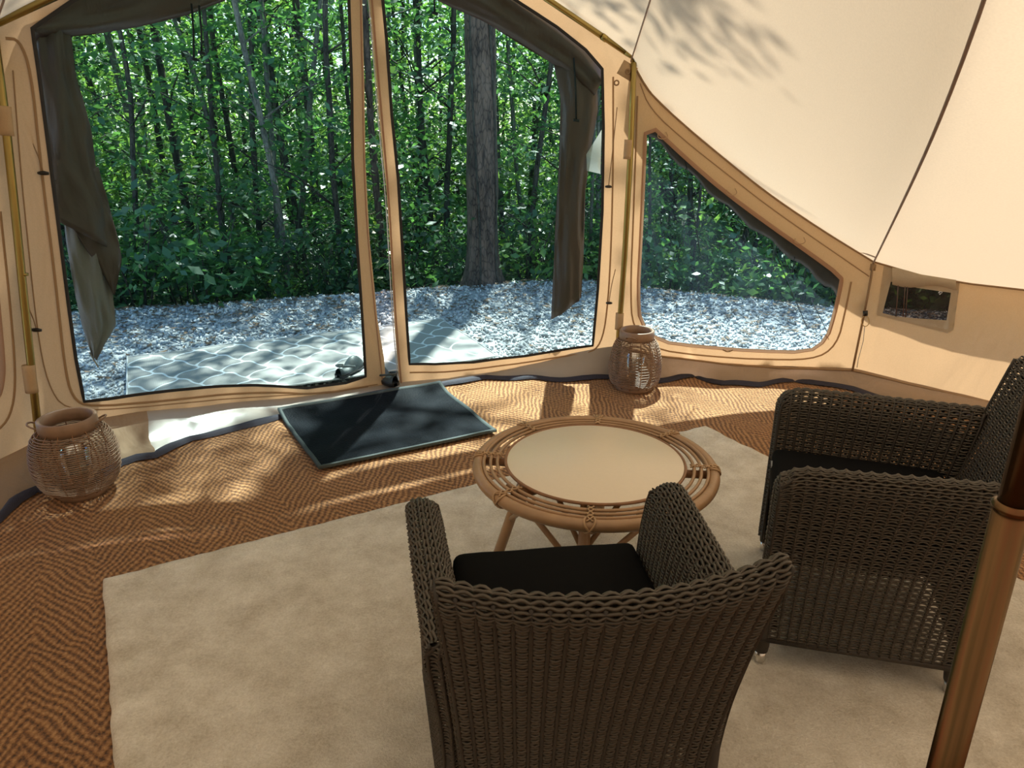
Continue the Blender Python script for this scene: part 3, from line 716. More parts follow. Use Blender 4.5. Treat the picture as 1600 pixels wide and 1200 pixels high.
# eave ties with black toggles, hanging on the inside of the door frame
for (x, y, lab) in ((66, 270, 'upper'), (55, 514, 'lower')):
    t, z = wuv(x, y); o = thing('cord_toggle', 'small black cord toggle on the left door frame, %s of two' % lab, 'toggle', wp(t, z, -.02))
    MB().tube([(-.022, 0, 0), (-.008, -.004, 0), (.008, -.004, 0), (.022, 0, -.002)], [.006, .009, .009, .006], 8).build('barrel', 'black_plastic', o)
    MB().tube(smooth_line([(0, 0, 0), (-.01, .01, .06), (-.05, .01, .22)], 2), .0025, 5).build('cord', 'seam_canvas', o)
for (x, y, lab) in ((950, 291, 'upper'), (951, 472, 'lower')):
    t, z = wuv(x, y); o = thing('cord_toggle', 'small black cord toggle on the right door frame, %s of two' % lab, 'toggle', wp(t, z, -.02))
    MB().tube([(-.018, 0, 0), (-.006, -.004, 0), (.008, -.004, 0), (.018, 0, -.002)], [.005, .008, .008, .005], 8).build('barrel', 'black_plastic', o)
    MB().tube(smooth_line([(0, 0, 0), (.01, .01, .1), (.03, .01, .42 if lab == 'upper' else .2)], 2), .0025, 5).build('cord', 'seam_canvas', o)
# corner tie: cord, black lock, ring and thin line
ct = thing('hanging_rope', 'thin hanging rope with black lock and ring beside the side-wall vent', 'cord', wp(*wuv(1362, 420), -.02))
def rel(px, off=-.03): return wp(*wuv(*px), off) - ct.location
MB().tube([rel((1364, 412)), rel((1362, 430)), rel((1356, 460)), rel((1351, 484))], .005, 6).build('cord', 'seam_canvas', ct)
MB().tube([rel((1352, 484)), rel((1352, 491))], .014, 8).build('lock', 'black_plastic', ct)
MB().tube([rel((1352 + 6 * math.sin(a), 500 - 8 * math.cos(a))) for a in np.linspace(0, 2 * PI, 16, endpoint=False)], .0025, 5, closed=True).build('ring', 'gold_wire', ct)
MB().tube([rel((1351, 508)), rel((1349, 530)), rel((1341, 560)), rel((1339, 572))], .002, 5).build('thin_line', 'flap_lining', ct)
t, z = wuv(1364, 416); MB().box((-.012, -.01, -.02), (.012, .01, .015)).build('buckle', 'seam_canvas', ct, loc=wp(t, z, -.02) - ct.location)

# centre pole close to the camera
cp = thing('centre_pole', 'reddish bronze centre pole of the tent beside the right armchair', 'tent pole', (.525, .68, 0))
MB().tube([(0, 0, 0.02), (0, 0, 1.168)], .0185, 32).build('lower_tube', 'bronze_pole', cp)
MB().lathe([(.0160, 1.160), (.0205, 1.162), (.0208, 1.168), (.0160, 1.171)], 32).build('collar', 'bronze_pole', cp)
MB().tube([(0, 0, 1.165), (0, 0, ZA - .02)], .0158, 32).build('upper_tube', 'bronze_pole', cp)
MB().lathe([(.001, 0), (.032, 0), (.032, .012), (.022, .022), (.019, .03)], 24).build('foot', 'black_plastic', cp)

# ------------------------------------------------------------------ floor coverings
def flat_from_poly(name, poly, step, zf, mat, thick=.012):
    V, F = tri2d(poly, [], step)
    P = [(x, y, zf(x, y)) for x, y in V]
    mb = MB().add(P, [tuple(f) for f in F]); return mb
edge_pts = [gnd(*p) for p in mat_edge_px]
edge2 = [(p.x, p.y) for p in edge_pts]
back = [(CX + 3.4 * math.cos(t), CY + 3.4 * math.sin(t)) for t in np.linspace(.35, -PI * 1.12, 26)]
mat_poly = edge2 + back
E = np.array(edge2)
def edge_d(x, y): return float(np.min(np.hypot(E[:, 0] - x, E[:, 1] - y)))
E = np.array(densify(edge2, .05))
def matz(x, y):
    d = edge_d(x, y) if y > 2 else 1
    k = math.exp(-(d / .22) ** 2)
    return .014 + .006 * nz(x * 3, y * 3, 2) + k * (.010 + .022 * nz(x * 4.5, y * 4.5, 7.0))
mb = flat_from_poly('coir_mat', mat_poly, .075, matz, 'coir')
coir = mb.build('coir_mat', 'coir'); tag(coir, 'orange brown herringbone coir matting covering the tent floor', 'mat')
bp = densify(edge2, .03); rows = []
for i, p in enumerate(bp):
    a, b = bp[max(0, i - 1)], bp[min(len(bp) - 1, i + 1)]; t = (b - a) / (np.linalg.norm(b - a) + 1e-9); nn = np.array([-t[1], t[0]])
    z = matz(p[0], p[1]) + .004; wd = .036 + .020 * nz(p[0] * 6, p[1] * 6, 1.0); row = []
    for o_, dz in ((-.6, .002), (-.3, .014), (.2, .022), (.8, .012), (1.1, -.008)): row.append((p[0] + nn[0] * wd * o_, p[1] + nn[1] * wd * o_, z + dz))
    rows.append(row)
MB().grid(rows).build('edge_binding', 'navy_binding', coir)

def rounded_slab(a, b, c, d, nx, ny, top, edge, wob=.006):
    """pile rug between four corners, rounded edge, faint swell"""
    rows = []
    a, b, c, d = [np.array(p) for p in (a, b, c, d)]
    def prof(i, n):
        return i / n
    for i in range(nx + 1):
        u = prof(i, nx); row = []
        for j in range(ny + 1):
            v = j / ny; q = a * (1 - u) * (1 - v) + b * u * (1 - v) + c * u * v + d * (1 - u) * v
            du = min(u, 1 - u) * np.linalg.norm(b - a); dv = min(v, 1 - v) * np.linalg.norm(d - a); e = min(du, dv)
            h = top * min(1, (max(0, e) / edge)) ** .45
            q = q + np.array([nz(q[0] * 9, q[1] * 9, 1), nz(q[0] * 9, q[1] * 9, 8)]) * wob * (1 if e < .03 else .2)
            row.append((q[0], q[1], .021 + h + .0025 * nz(q[0] * 30, q[1] * 30, 2) + .004 * nz(q[0] * 2.5, q[1] * 2.5, 5)))
        rows.append(row)
    return rows
ca, cb = np.array((-1.435, 2.19)), np.array((1.01, 3.55)); side = np.array((.985, -1.75)); side = side / np.linalg.norm(side) * 2.02
cc, cd = cb + side, ca + side + np.array((-.01, 0))
def edges_dense(n):
    return n
def graded(n, w):      # finer rows near both rims
    t = np.linspace(0, 1, n); return t
rows = []
us = np.unique(np.concatenate([[0, .002, .005, .01, .016], np.linspace(.022, .978, 150), [.984, .99, .995, .998, 1]]))
vs_ = np.unique(np.concatenate([[0, .003, .007, .013, .02], np.linspace(.03, .97, 110), [.98, .987, .993, .997, 1]]))
Lu, Lv = np.linalg.norm(cb - ca), np.linalg.norm(side)
for u in us:
    row = []
    for v in vs_:
        q = ca * (1 - u) * (1 - v) + cb * u * (1 - v) + cc * u * v + cd * (1 - u) * v
        e = min(min(u, 1 - u) * Lu, min(v, 1 - v) * Lv); h = .017 * min(1, e / .03) ** .42
        gr = -.004 * math.exp(-((e - .075) / .012) ** 2)
        wb = .007 if e < .02 else .0
        row.append((q[0] + wb * nz(q[0] * 14, q[1] * 14, 1), q[1] + wb * nz(q[0] * 14, q[1] * 14, 8), .020 + h + gr + .002 * nz(q[0] * 35, q[1] * 35, 2) + .003 * nz(q[0] * 2.5, q[1] * 2.5, 5) * min(1, e / .05)))
    rows.append(row)
rug = MB().grid(rows).build('pile_rug', 'cream_pile'); tag(rug, 'large cream pile rug lying over the coir matting under the chairs', 'rug')

# black doormat with a grey cloth border
dA, dB, dC, dD = [np.array(gnd(*p)[:2]) for p in ((437, 657), (688, 613), (775, 683), (500, 742))]
def dmat(u, v):
    q = dA * (1 - u) * (1 - v) + dB * u * (1 - v) + dC * u * v + dD * (1 - u) * v
    e = min(u, 1 - u, v, 1 - v)
    z = .038 + .05 * max(0, 1 - v * 5) ** 1.5 * 0.6 + .006 * math.sin(u * 16 + v * 9 + 2 * nz(u * 3, v * 3)) * max(0, 1 - abs(v - .62) * 2.6) + .005 * nz(u * 5, v * 5, 3)
    return (q[0], q[1], z)
dm = MB().grid([[dmat(u, v) for v in np.linspace(0, 1, 36)] for u in np.linspace(0, 1, 44)]).build('door_mat', 'black_scraper')
tag(dm, 'black scraper doormat with grey cloth border inside the doors', 'doormat')
def ringline(e):
    pts = [(s, 0) for s in np.linspace(0, 1, 24)] + [(1, s) for s in np.linspace(0, 1, 20)[1:]] + [(s, 1) for s in np.linspace(1, 0, 24)[1:]] + [(0, s) for s in np.linspace(1, 0, 20)[1:-1]]
    return [(min(max(u, e), 1 - e), min(max(v, e * 1.2), 1 - e * 1.2)) for u, v in pts]
a_, b_ = ringline(.0), ringline(.017)
P = []
for (u, v), (u2, v2) in zip(a_, b_):
    p, q = Vector(dmat(u, v)), Vector(dmat(u2, v2)); o_ = (p - q) * .25
    P.append([tuple(p + o_ + Vector((0, 0, -.008))), tuple(p + o_ * .8 + Vector((0, 0, .005))), tuple((p + q) / 2 + Vector((0, 0, .008))), tuple(q + Vector((0, 0, .001)))])
MB().grid(P, closed_u=True).build('border', 'cloth_edge', dm)

# outdoor trellis rug
oA, oB, oC = [np.array(gnd(*p)[:2]) for p in ((200, 563), (690, 503), (782, 560))]; oD = oA + (oC - oB)
ang = math.atan2(oB[1] - oA[1], oB[0] - oA[0]); ol, ow = np.linalg.norm(oB - oA), np.linalg.norm(oC - oB)
orug = MB(); P = []
for u in np.linspace(0, 1, 40):
    row = []
    for v in np.linspace(0, 1, 22):
        x, y = u * ol, -v * ow; row.append((x, y, .012 + .008 * nz(x * 2.2, y * 2.2, 4) + .007 * math.exp(-((x % .56 - .28) / .03) ** 2)))
    P.append(row)
orug.grid(P); orug = orug.build('outdoor_rug', 'trellis_weave'); orug.location = (oA[0], oA[1], .012); orug.rotation_euler = (0, 0, ang)
tag(orug, 'grey outdoor rug with pale trellis pattern lying on the gravel', 'rug')
pts = [(0, 0), (ol, 0), (ol, -ow), (0, -ow)]
MB().tube([(x, y, .012 + .008 * nz(x * 2.2, y * 2.2, 4)) for x, y in densify(pts, .06, True)], .006, 5, closed=True).build('piping', 'flap_lining', orug)

# ------------------------------------------------------------------ rattan lanterns
def lantern(name, label, loc, R, H, rim, rz, nr=31, tilt=0.0, bf=.62):
    th = thing(name, label, 'lantern', loc, rz, None)
    th.rotation_euler = (0, tilt, rz)
    zb, zt = .035, H - .055
    def rr(z):
        f = (z - zb) / (zt - zb)
        base = R * bf + (rim * 1.05 - R * bf) * f; bulge = (R - (R * bf + rim * 1.05) / 2) * (math.sin(PI * min(1, max(0, f)) ** .92)) ** .42
        return base + bulge
    MB().lathe([(R * bf * .82, 0), (R * bf * .95, .002), (R * bf * .98, .02), (R * bf * .95, .038), (R * bf * .83, .036), (R * bf * .82, .004)], 40).build('base_ring', 'lantern_cane', th)
    MB().lathe([(.001, .006), (R * bf * .9, .006), (R * bf * .9, .012), (.001, .012)], 32).build('base_plate', 'rattan_dark', th)
    MB().lathe([(rim, H - .06), (rim + .008, H - .058), (rim + .010, H - .03), (rim + .008, H - .004), (rim + .002, H), (rim - .006, H - .003), (rim - .008, H - .03), (rim - .006, H - .058), (rim, H - .06)], 40).build('rim', 'lantern_cane', th)
    wv = MB()
    for i in range(nr):
        f = (i + .5) / nr; z = zb + (zt - zb) * f; r = rr(z); pts = []
        for k_ in range(42):
            a = 2 * PI * k_ / 42
            pts.append((math.cos(a) * (r + .0012 * math.sin(a * 7 + i * PI)), math.sin(a) * (r + .0012 * math.sin(a * 7 + i * PI)), z + .0022 * nz(math.cos(a) * 2, math.sin(a) * 2, i * .35)))
        wv.tube(pts, (.0023 + .0004 * random.random()), 5, closed=True)
    stuff(wv.build('woven_cane', 'lantern_cane', th))
    for k_ in range(14):
        a = 2 * PI * k_ / 14 + .1
        MB().tube([(math.cos(a) * (rr(z) - .004), math.sin(a) * (rr(z) - .004), z) for z in np.linspace(zb - .012, zt + .015, 12)], .0024, 6).build('rib', 'rattan_dark', th)
    for s in (1, -1):
        c = [(s * (rim + .004), -.03, H - .035), (s * (rim + .035), -.026, H - .018), (s * (rim + .045), 0, H - .014), (s * (rim + .035), .026, H - .018), (s * (rim + .004), .03, H - .035)]
        MB().tube(smooth_line(c, 2), .0042, 6).build('handle', 'lantern_cane', th)
    return th
def jar(label, loc, s=1.0):
    th = thing('glass_candle_jar', label, 'candle jar', loc)
    MB().lathe([(.001, 0), (.052 * s, 0), (.056 * s, .006), (.056 * s, .19 * s), (.053 * s, .192 * s), (.052 * s, .01), (.001, .008)], 28).build('glass', 'clear_glass', th)
    MB().lathe([(.001, .012), (.036 * s, .012), (.037 * s, .085 * s), (.033 * s, .09 * s), (.001, .086 * s)], 20).build('candle', 'candle_wax', th)
la = gnd(129, 765, .03); lantern('rattan_lantern', 'bulging rattan lantern at the left edge below the brassy pole', (la.x, la.y, .018), .170, .355, .104, .3)
jar('glass candle jar inside the left bulging rattan lantern', (la.x, la.y, .032))
lb = gnd(990, 606, .02); lantern('rattan_lantern', 'tall slim rattan lantern between the doors and big window', (lb.x, lb.y, .018), .152, .365, .092, 1.1, nr=33, bf=.78)
jar('glass candle jar inside the slim rattan lantern by the window', (lb.x, lb.y, .032), 1.0)

# ------------------------------------------------------------------ rattan coffee table
TH_ = .50
tb = thing('rattan_table', 'round rattan coffee table with cream top on the pile rug', 'table', (.270, 2.175, .032))
Rt = .398; zt = TH_ - .032 - .02
def circ(r, z, n=72): return [(r * math.cos(2 * PI * i / n), r * math.sin(2 * PI * i / n), z) for i in range(n)]
MB().tube(circ(Rt - .0175, zt - .006, 90), .0185, 12, closed=True).build('outer_ring', 'rattan', tb)
for r, rad_ in ((.362, .0055), (.340, .0055), (.318, .0055)): MB().tube(circ(r, zt + .008, 84), rad_, 8, closed=True).build('thin_ring', 'rattan', tb)
MB().lathe([(.001, zt + .004), (.284, zt + .004), (.287, zt + .007), (.287, zt + .013), (.285, zt + .0145), (.001, zt + .0145)], 90).build('tabletop', 'table_laminate', tb)
MB().tube(circ(.2905, zt + .012, 84), .0052, 8, closed=True).build('top_edging', 'rattan_dark', tb)
NS = 8
angs = [math.radians(262 + 360 / NS * k_) for k_ in range(NS)]
for a in angs:
    d = Vector((math.cos(a), math.sin(a), 0)); n_ = Vector((-d.y, d.x, 0))
    MB().tube([d * .16 + Vector((0, 0, zt - .018)), d * (Rt - .02) + Vector((0, 0, zt - .014))], .0135, 10).build('spoke', 'rattan_dark', tb)
    lash = MB()
    for s in (-1, 1):                                            # crossed cane binding over the rim
        pts = []
        for q in np.linspace(0, 2 * PI, 16, endpoint=False):
            c = d * (Rt - .0175 + .021 * math.cos(q)) + Vector((0, 0, zt - .006 + .021 * math.sin(q))); pts.append(c + n_ * s * .016 * math.sin(q * 1.0 + .4))
        lash.tube(pts, .0034, 6, closed=True)
        lash.tube([d * (r_) + n_ * s * (.009 if k_ % 2 else -.009) + Vector((0, 0, zt + (.017 if k_ % 2 else .014))) for k_, r_ in enumerate((.306, .328, .35, .37, .392))], .003, 5)
    for r_ in (.362, .340, .318): lash.tube([d * r_ + n_ * .010 * math.cos(q) * .7 + d * .010 * math.sin(q) * .3 + Vector((0, 0, zt + .008 + .009 * math.sin(q))) for q in np.linspace(0, 2 * PI, 10, endpoint=False)], .0028, 5, closed=True)
    lash.build('cane_lashing', 'rattan_light', tb)
MB().tube(circ(.155, zt - .034, 48), .012, 8, closed=True).build('inner_hoop', 'rattan', tb)
MB().tube([(0, 0, zt - .02), (0, 0, zt - .13)], .02, 12).build('hub', 'rattan_dark', tb)
for k_ in range(4):
    a = math.radians(258 + 90 * k_); d = Vector((math.cos(a), math.sin(a), 0)); n_ = Vector((-d.y, d.x, 0))
    top, foot = d * .215 + Vector((0, 0, zt - .02)), d * .345 + Vector((0, 0, .0))
    leg = MB().tube([top, top.lerp(foot, .5), foot], .0185, 12).build('leg', 'rattan', tb)
    j = top.lerp(foot, .35)
    MB().tube([j + d * .0 + Vector((0, 0, q)) for q in (-.02, .02)], .0215, 12).build('binding', 'rattan_light', leg)
    MB().tube([(0, 0, zt - .10), top.lerp(foot, .22)], .0125, 8).build('crossbar', 'rattan', tb)
    low = top.lerp(foot, .52)
    for s in (-1, 1):
        MB().tube([low, d.lerp(n_ * s, .62).normalized() * .30 + Vector((0, 0, zt - .02))], .0095, 8).build('brace', 'rattan', tb)
        MB().tube([j, d.lerp(n_ * s, .40).normalized() * .19 + Vector((0, 0, zt - .03))], .0085, 8).build('brace', 'rattan', tb)

# ------------------------------------------------------------------ woven armchairs
def weave(S, nstake, lv, pitch=.0086, rs=.0062, rw=(.0032, .0037), amp=.0034, ph=0, sub=6):
    """strands over and under stakes on the surface S(u, v) -> points; returns (strand verts, faces, stake MB)"""
    nrow = max(3, int(lv / pitch)); nu = nstake * sub + 1
    u = np.linspace(0, 1, nu); v = (np.arange(nrow) + .5) / nrow
    U, Vv = np.meshgrid(u, v); e = 1e-3
    P0 = S(U, Vv); du = (S(np.clip(U + e, 0, 1), Vv) - S(np.clip(U - e, 0, 1), Vv)); dv = (S(U, np.clip(Vv + e, 0, 1)) - S(U, np.clip(Vv - e, 0, 1)))
    N_ = np.cross(du, dv); N_ /= np.linalg.norm(N_, axis=-1, keepdims=True) + 1e-12
    B = dv / (np.linalg.norm(dv, axis=-1, keepdims=True) + 1e-12)
    c_ = U * nstake; wave = np.abs(np.sin(c_ * PI)) ** .8 * 1.6 - .8
    P0 = P0 + B * (.0016 * np.sign(((np.arange(nrow) % 2) - .5))[:, None] * np.cos(c_ * 2 * PI))[..., None]
    P0 = P0 + N_ * (amp * wave)[..., None] + N_ * RNG.normal(0, .0004, wave.shape)[..., None] + B * (RNG.normal(0, .0005, (nrow, 1)))[..., None]
    rn, rv = rw
    ring = np.stack([P0 + N_ * rn, P0 + B * rv, P0 - N_ * rn, P0 - B * rv], 2)       # row, u, 4
    V = ring.reshape(-1, 3); F = []
    idx = np.arange(nrow * nu * 4).reshape(nrow, nu, 4)
    for k_ in range(4):
        k2 = (k_ + 1) % 4
        F.append(np.stack([idx[:, :-1, k_], idx[:, 1:, k_], idx[:, 1:, k2], idx[:, :-1, k2]], -1).reshape(-1, 4))
    return V, np.concatenate(F)
def stakes(S, nstake, rs=.0048, n=24):
    mb = MB()
    for k_ in range(nstake + 1):
        p = S(np.full(n, k_ / nstake), np.linspace(0, 1, n)); mb.tube([tuple(q) for q in p], rs, 5)
    return mb
def loop_path(pts):
    """v in 0..1 -> point along a polyline, by length"""
    pts = np.array(smooth_line(pts, 2)); L_ = np.concatenate([[0], np.cumsum(np.linalg.norm(np.diff(pts, axis=0), axis=1))]); T = L_[-1]
    return (lambda v: np.stack([np.interp(v * T, L_, pts[:, c]) for c in range(pts.shape[1])], -1)), T
def make_chair(label):
    th = thing('wicker_armchair', label, 'armchair', group=None)
    def panel(name, surfs):
        Vs, Fs, o_ = [], [], 0; st = MB()
        for S, ns, lv, kw in surfs:
            V, F = weave(S, ns, lv, **kw); Vs.append(V); Fs.append(F + o_); o_ += len(V)
            s = stakes(S, ns); st.add(np.concatenate(s.v), s.f)
        fr = st.build(name, 'wicker_stake', th)
        w_ = link('wicker_strands', fast_mesh('wicker_strands', np.concatenate(Vs), np.concatenate(Fs), 'wicker', True), fr); stuff(w_)
        return fr
    # arms: outer side, rounded top, inner side
    def ybk(z): return -.215 - .02 * z - .19 * np.clip(z, 0, 1) ** 2
    def yfr(z): return .322 - .004 * np.clip(z, 0, .7) / .64
    for s in (-1, 1):
        sec, T = loop_path([(.328, .085), (.326, .25), (.330, .42), (.346, .56), (.354, .607), (.340, .638), (.302, .638), (.276, .607), (.266, .55), (.256, .45), (.250, .30)])
        def S(u, v, s=s, sec=sec):
            q = sec(v); z = q[..., 1] ; x = q[..., 0]; top = np.clip((z - .5) / .15, 0, 1)
            uu = u; y = ybk(z) + .03 + (yfr(z) - ybk(z) - .03) * uu
            z2 = z + top * (.018 * (1 - uu) - .030 * np.clip((uu - .88) / .12, 0, 1) ** 2)
            xx = x - .042 * (1 - uu) ** 1.2
            return np.stack([s * xx, y, z2], -1)
        def cap(u, v, s=s):
            z = .09 + v * .54; zz = np.clip(z, 0, .7)
            xo = np.interp(zz, [.08, .25, .42, .57, .617, .64], [.328, .326, .330, .346, .353, .336]); xi = np.interp(zz, [.08, .3, .45, .55, .617, .64], [.252, .250, .256, .266, .278, .302])
            x = xi + (xo - xi) * u; y = yfr(z) + .012 * np.sin(PI * u) * 1.0
            y = y - .03 * np.clip((v - .93) / .07, 0, 1) ** 2
            return np.stack([s * x, y, z - .012], -1)
        def rear(u, v, s=s):
            z = .09 + v * .54; zz = np.clip(z, 0, .7)
            xo = np.interp(zz, [.08, .25, .42, .57, .617, .64], [.328, .326, .330, .346, .353, .336]); xi = np.interp(zz, [.08, .64], [.262, .285])
            return np.stack([s * (xi + (xo - xi) * u - .042), ybk(z) + .032 - .012 * np.sin(PI * u), z + .02 * np.clip((z - .5) / .15, 0, 1)], -1)
        panel('armrest', [(S, 19, T, {}), (cap, 3, .56, dict(ph=1)), (rear, 3, .56, {})])
    # back: outer face, rolled top, inner face
    sec, T = loop_path([(-.215, .075), (-.226, .20), (-.262, .40), (-.322, .60), (-.374, .750), (-.390, .785), (-.387, .810), (-.366, .820), (-.344, .802), (-.328, .75), (-.278, .60), (-.224, .42), (-.190, .30)])
    def Sb(u, v):
        q = sec(v); y, z = q[..., 0], q[..., 1]; c = (u - .5) * 2
        hw = .246 + .042 * np.clip((z - .25) / .55, 0, 1) ** 1.3; up = np.clip((z - .3) / .5, 0, 1)
        ear = np.abs(c) ** 2.2
        return np.stack([c * hw, y + up * (.034 * c * c - .020) , z + up * (.030 * ear - .010)], -1)
    def Ss(u, v, s=1):
        # closed rim at the side of the back
        z = .10 + v * .70; 
        yo = np.interp(z, [.075, .2, .4, .6, .755, .80], [-.215, -.226, -.262, -.322, -.374, -.388]); yi = np.interp(z, [.075, .3, .42, .6, .76, .80], [-.180, -.190, -.224, -.278, -.328, -.342])
        hw = .246 + .042 * np.clip((z - .25) / .55, 0, 1) ** 1.3; up = np.clip((z - .3) / .5, 0, 1)
        y = yo + (yi - yo) * u
        return np.stack([s * (hw + .006 * np.sin(PI * u)), y + up * .014, z + up * .020], -1)
    panel('backrest', [(Sb, 20, T, {}), (lambda u, v: Ss(u, v, 1), 2, .7, dict(ph=1)), (lambda u, v: Ss(u, v, -1), 2, .7, dict(ph=1))])
    # aprons under the seat, front
    def Sf(u, v): return np.stack([-.245 + .49 * u, .278 + 0 * u, .085 + .265 * v], -1)
    panel('front_apron', [(Sf, 15, .265, {})])
    MB().box((-.25, -.20, .335), (.25, .275, .352)).build('seat_base', 'wicker_stake', th)
    for s in (-1, 1):
        MB().tube([(s * .283, -.20, .088), (s * .325, .315, .088)], .010, 8).build('lower_rail', 'wicker_stake', th)
    MB().tube([(-.262, -.215, .075), (.262, -.215, .075)], .010, 8).build('lower_rail', 'wicker_stake', th)
    MB().tube([(-.262, .278, .085), (.262, .278, .085)], .010, 8).build('lower_rail', 'wicker_stake', th)
    for sx in (-1, 1):
        for y in (-.195, .308):
            lg = MB().lathe([(.001, .038), (.019, .038), (.0215, .06), (.0215, .36), (.001, .36)], 14).build('leg', 'wicker_stake', th, loc=(sx * (.312 if y > 0 else .270), y, 0))
            MB().lathe([(.001, 0), (.013, 0), (.0155, .004), (.0165, .038), (.001, .04)], 14).build('metal_tip', 'steel', lg)
    # seat cushion
    bm = bmesh.new(); bmesh.ops.create_cube(bm, size=1)
    for v in bm.verts: v.co = Vector((v.co.x * .485, v.co.y * .52 + .068, v.co.z * .095 + .403))
    bmesh.ops.bevel(bm, geom=bm.edges[:], offset=.032, segments=4, affect='EDGES', profile=.6)
    bmesh.ops.subdivide_edges(bm, edges=[e for e in bm.edges if e.calc_length() > .2], cuts=8, use_grid_fill=True)
    for v in bm.verts:
        d = max(0, 1 - (v.co.x / .23) ** 2) * max(0, 1 - ((v.co.y - .068) / .26) ** 2)
        if v.co.z > .43: v.co.z += .020 * d + .004 * nz(v.co.x * 9, v.co.y * 9)
    me = bpy.data.meshes.new('cushion'); bm.to_mesh(me); bm.free(); me.materials.append(MATS['cushion_black'])
    me.polygons.foreach_set('use_smooth', [True] * len(me.polygons))
    cu = link('cushion', me, th)
    MB().box((.12, .312, .425), (.16, .330, .433)).build('care_tag', 'grey_tag', cu)
    return th
chair_a = make_chair('dark wicker armchair with black cushion, its back to the camera')
chair_a.location = (.124, 1.355, .037); chair_a.rotation_euler = (0, 0, math.radians(7))
chair_b = copy_tree(chair_a); chair_b['label'] = 'dark wicker armchair seen side-on, standing beside the bronze centre pole'
chair_b.location = (1.125, 1.962, .037); chair_b.rotation_euler = (0, 0, math.radians(71))
chair_a['group'] = chair_b['group'] = 'wicker armchairs around the table'

# ------------------------------------------------------------------ rolled door flaps outside the netting
def bundle(name, label, px_l, px_r, depth, mat, parent=None, off=.10, nr=28, fold=.018, seed=1, loc=None):
    """rolled cloth between two measured outlines (left, right), with real thickness"""
    def at(pl, s):
        pl = np.array(pl, float); L_ = np.concatenate([[0], np.cumsum(np.linalg.norm(np.diff(pl, axis=0), axis=1))]); return [np.interp(s * L_[-1], L_, pl[:, c]) for c in (0, 1)]
    rows = []
    for i in range(nr + 1):
        s = i / nr; a, b = at(px_l, s), at(px_r, s); pa, pb = wp(*wuv(*a), off), wp(*wuv(*b), off); mid = (pa + pb) / 2; ax = (pb - pa) / 2
        nrm = Vector((mid.x - CX, mid.y - CY, 0)).normalized(); dp = depth * min(1, ax.length / .06) if depth else 0
        row = []
        for k_ in range(28):
            q = 2 * PI * k_ / 28; rf = 1 + .20 * math.sin(5 * q + s * 7 + seed) + .12 * math.sin(9 * q - s * 11)
            p = mid + ax * math.cos(q) + nrm * dp * math.sin(q) * rf + nrm * fold * nz(k_ * .9, s * 6, seed)
            row.append(tuple(p))
        rows.append(row)
    mb = MB().grid(rows, closed_v=True); n0 = len(rows[0])
    mb.f.append(tuple(range(n0))); mb.f.append(tuple(len(rows) * n0 - 1 - i for i in range(n0)))
    return mb.build(name, mat, parent)
fl = bundle('rolled_door_flap', '', [(60, 30), (66, 100), (80, 200), (84, 280), (88, 330), (92, 345)], [(116, 40), (127, 120), (150, 200), (160, 270), (179, 330), (196, 402)], .06, 'flap_canvas', seed=2)
tag(fl, 'brown door flap hanging gathered at the left of the doors', 'door flap')
bundle('twisted_tail', '', [(100, 290), (110, 330), (118, 400), (130, 470), (141, 520), (156, 566)], [(158, 270), (170, 320), (178, 400), (184, 440), (192, 515), (162, 572)], .055, 'flap_reverse', fl, off=.13, seed=5)
bundle('outer_fold', '', [(84, 285), (100, 330), (140, 390), (172, 440), (183, 464)], [(160, 262), (176, 320), (192, 380), (197, 410), (186, 466)], .02, 'flap_canvas', fl, off=.075, fold=.012, seed=7)
V = MB(); V.tube([wp(*wuv(152, 560), .13), wp(*wuv(166, 584), .13)], .004, 5).build('hem_cord', 'dark_cord', fl)
fr = bundle('rolled_door_flap', '', [(868, 96), (879, 150), (877, 250), (871, 350), (867, 440), (864, 505)], [(936, 108), (938, 170), (928, 225), (918, 300), (915, 400), (911, 470)], .05, 'flap_canvas', seed=4)
tag(fr, 'brown door flap hanging gathered at the right of the doors', 'door flap')
V_, F_ = tri2d(W((942, 203), (918, 242), (919, 268), (940, 273)), [], .03); on_wall(V_, F_, .06, .002).build('pale_lining', 'flap_lining', fr)
tl = bundle('rolled_door_flap', '', [(52, 62), (150, 52), (230, 38), (300, 20), (370, -8), (470, -70), (540, -130)], [(40, 6), (120, -26), (220, -66), (320, -108), (420, -150), (480, -176), (536, -196)], .075, 'flap_canvas', seed=6, off=.09)
tag(tl, 'brown door flap rolled up along the top left of the doors', 'door flap')
tr_ = bundle('rolled_door_flap', '', [(560, -120), (640, -34), (700, 4), (760, 30), (830, 76), (884, 108), (930, 150)], [(566, -190), (640, -140), (740, -66), (820, -6), (880, 36), (925, 74), (948, 112)], .07, 'flap_canvas', seed=8, off=.09)
tag(tr_, 'brown door flap rolled up along the top right of the doors', 'door flap')
for i, (x, y0, y1, lab) in enumerate(((300, 5, 92, 'left of the door gap, tied to the top roll'), (312, 8, 82, 'second left of the door gap, tied to the top roll'), (676, -20, 20, 'over the right door near the pine trunk'), (897, 90, 188, 'in front of the right hanging flap'))):
    a, b = wuv(x, y0), wuv(x + 4, y1)
    o = thing('tie_strap', 'dark tie cord with toggle ' + lab, 'cord', wp(a[0], a[1], .015)); b3 = wp(b[0], b[1], .015) - o.location
    MB().tube([(0, 0, 0), tuple(b3 * .5 + Vector((.004, 0, 0))), tuple(b3)], .005, 6).build('strap', 'black_binding', o)
    MB().tube([tuple(b3 + Vector((-.016, 0, .003))), tuple(b3 + Vector((.016, 0, -.003)))], .008, 6).build('toggle', 'black_plastic', o)

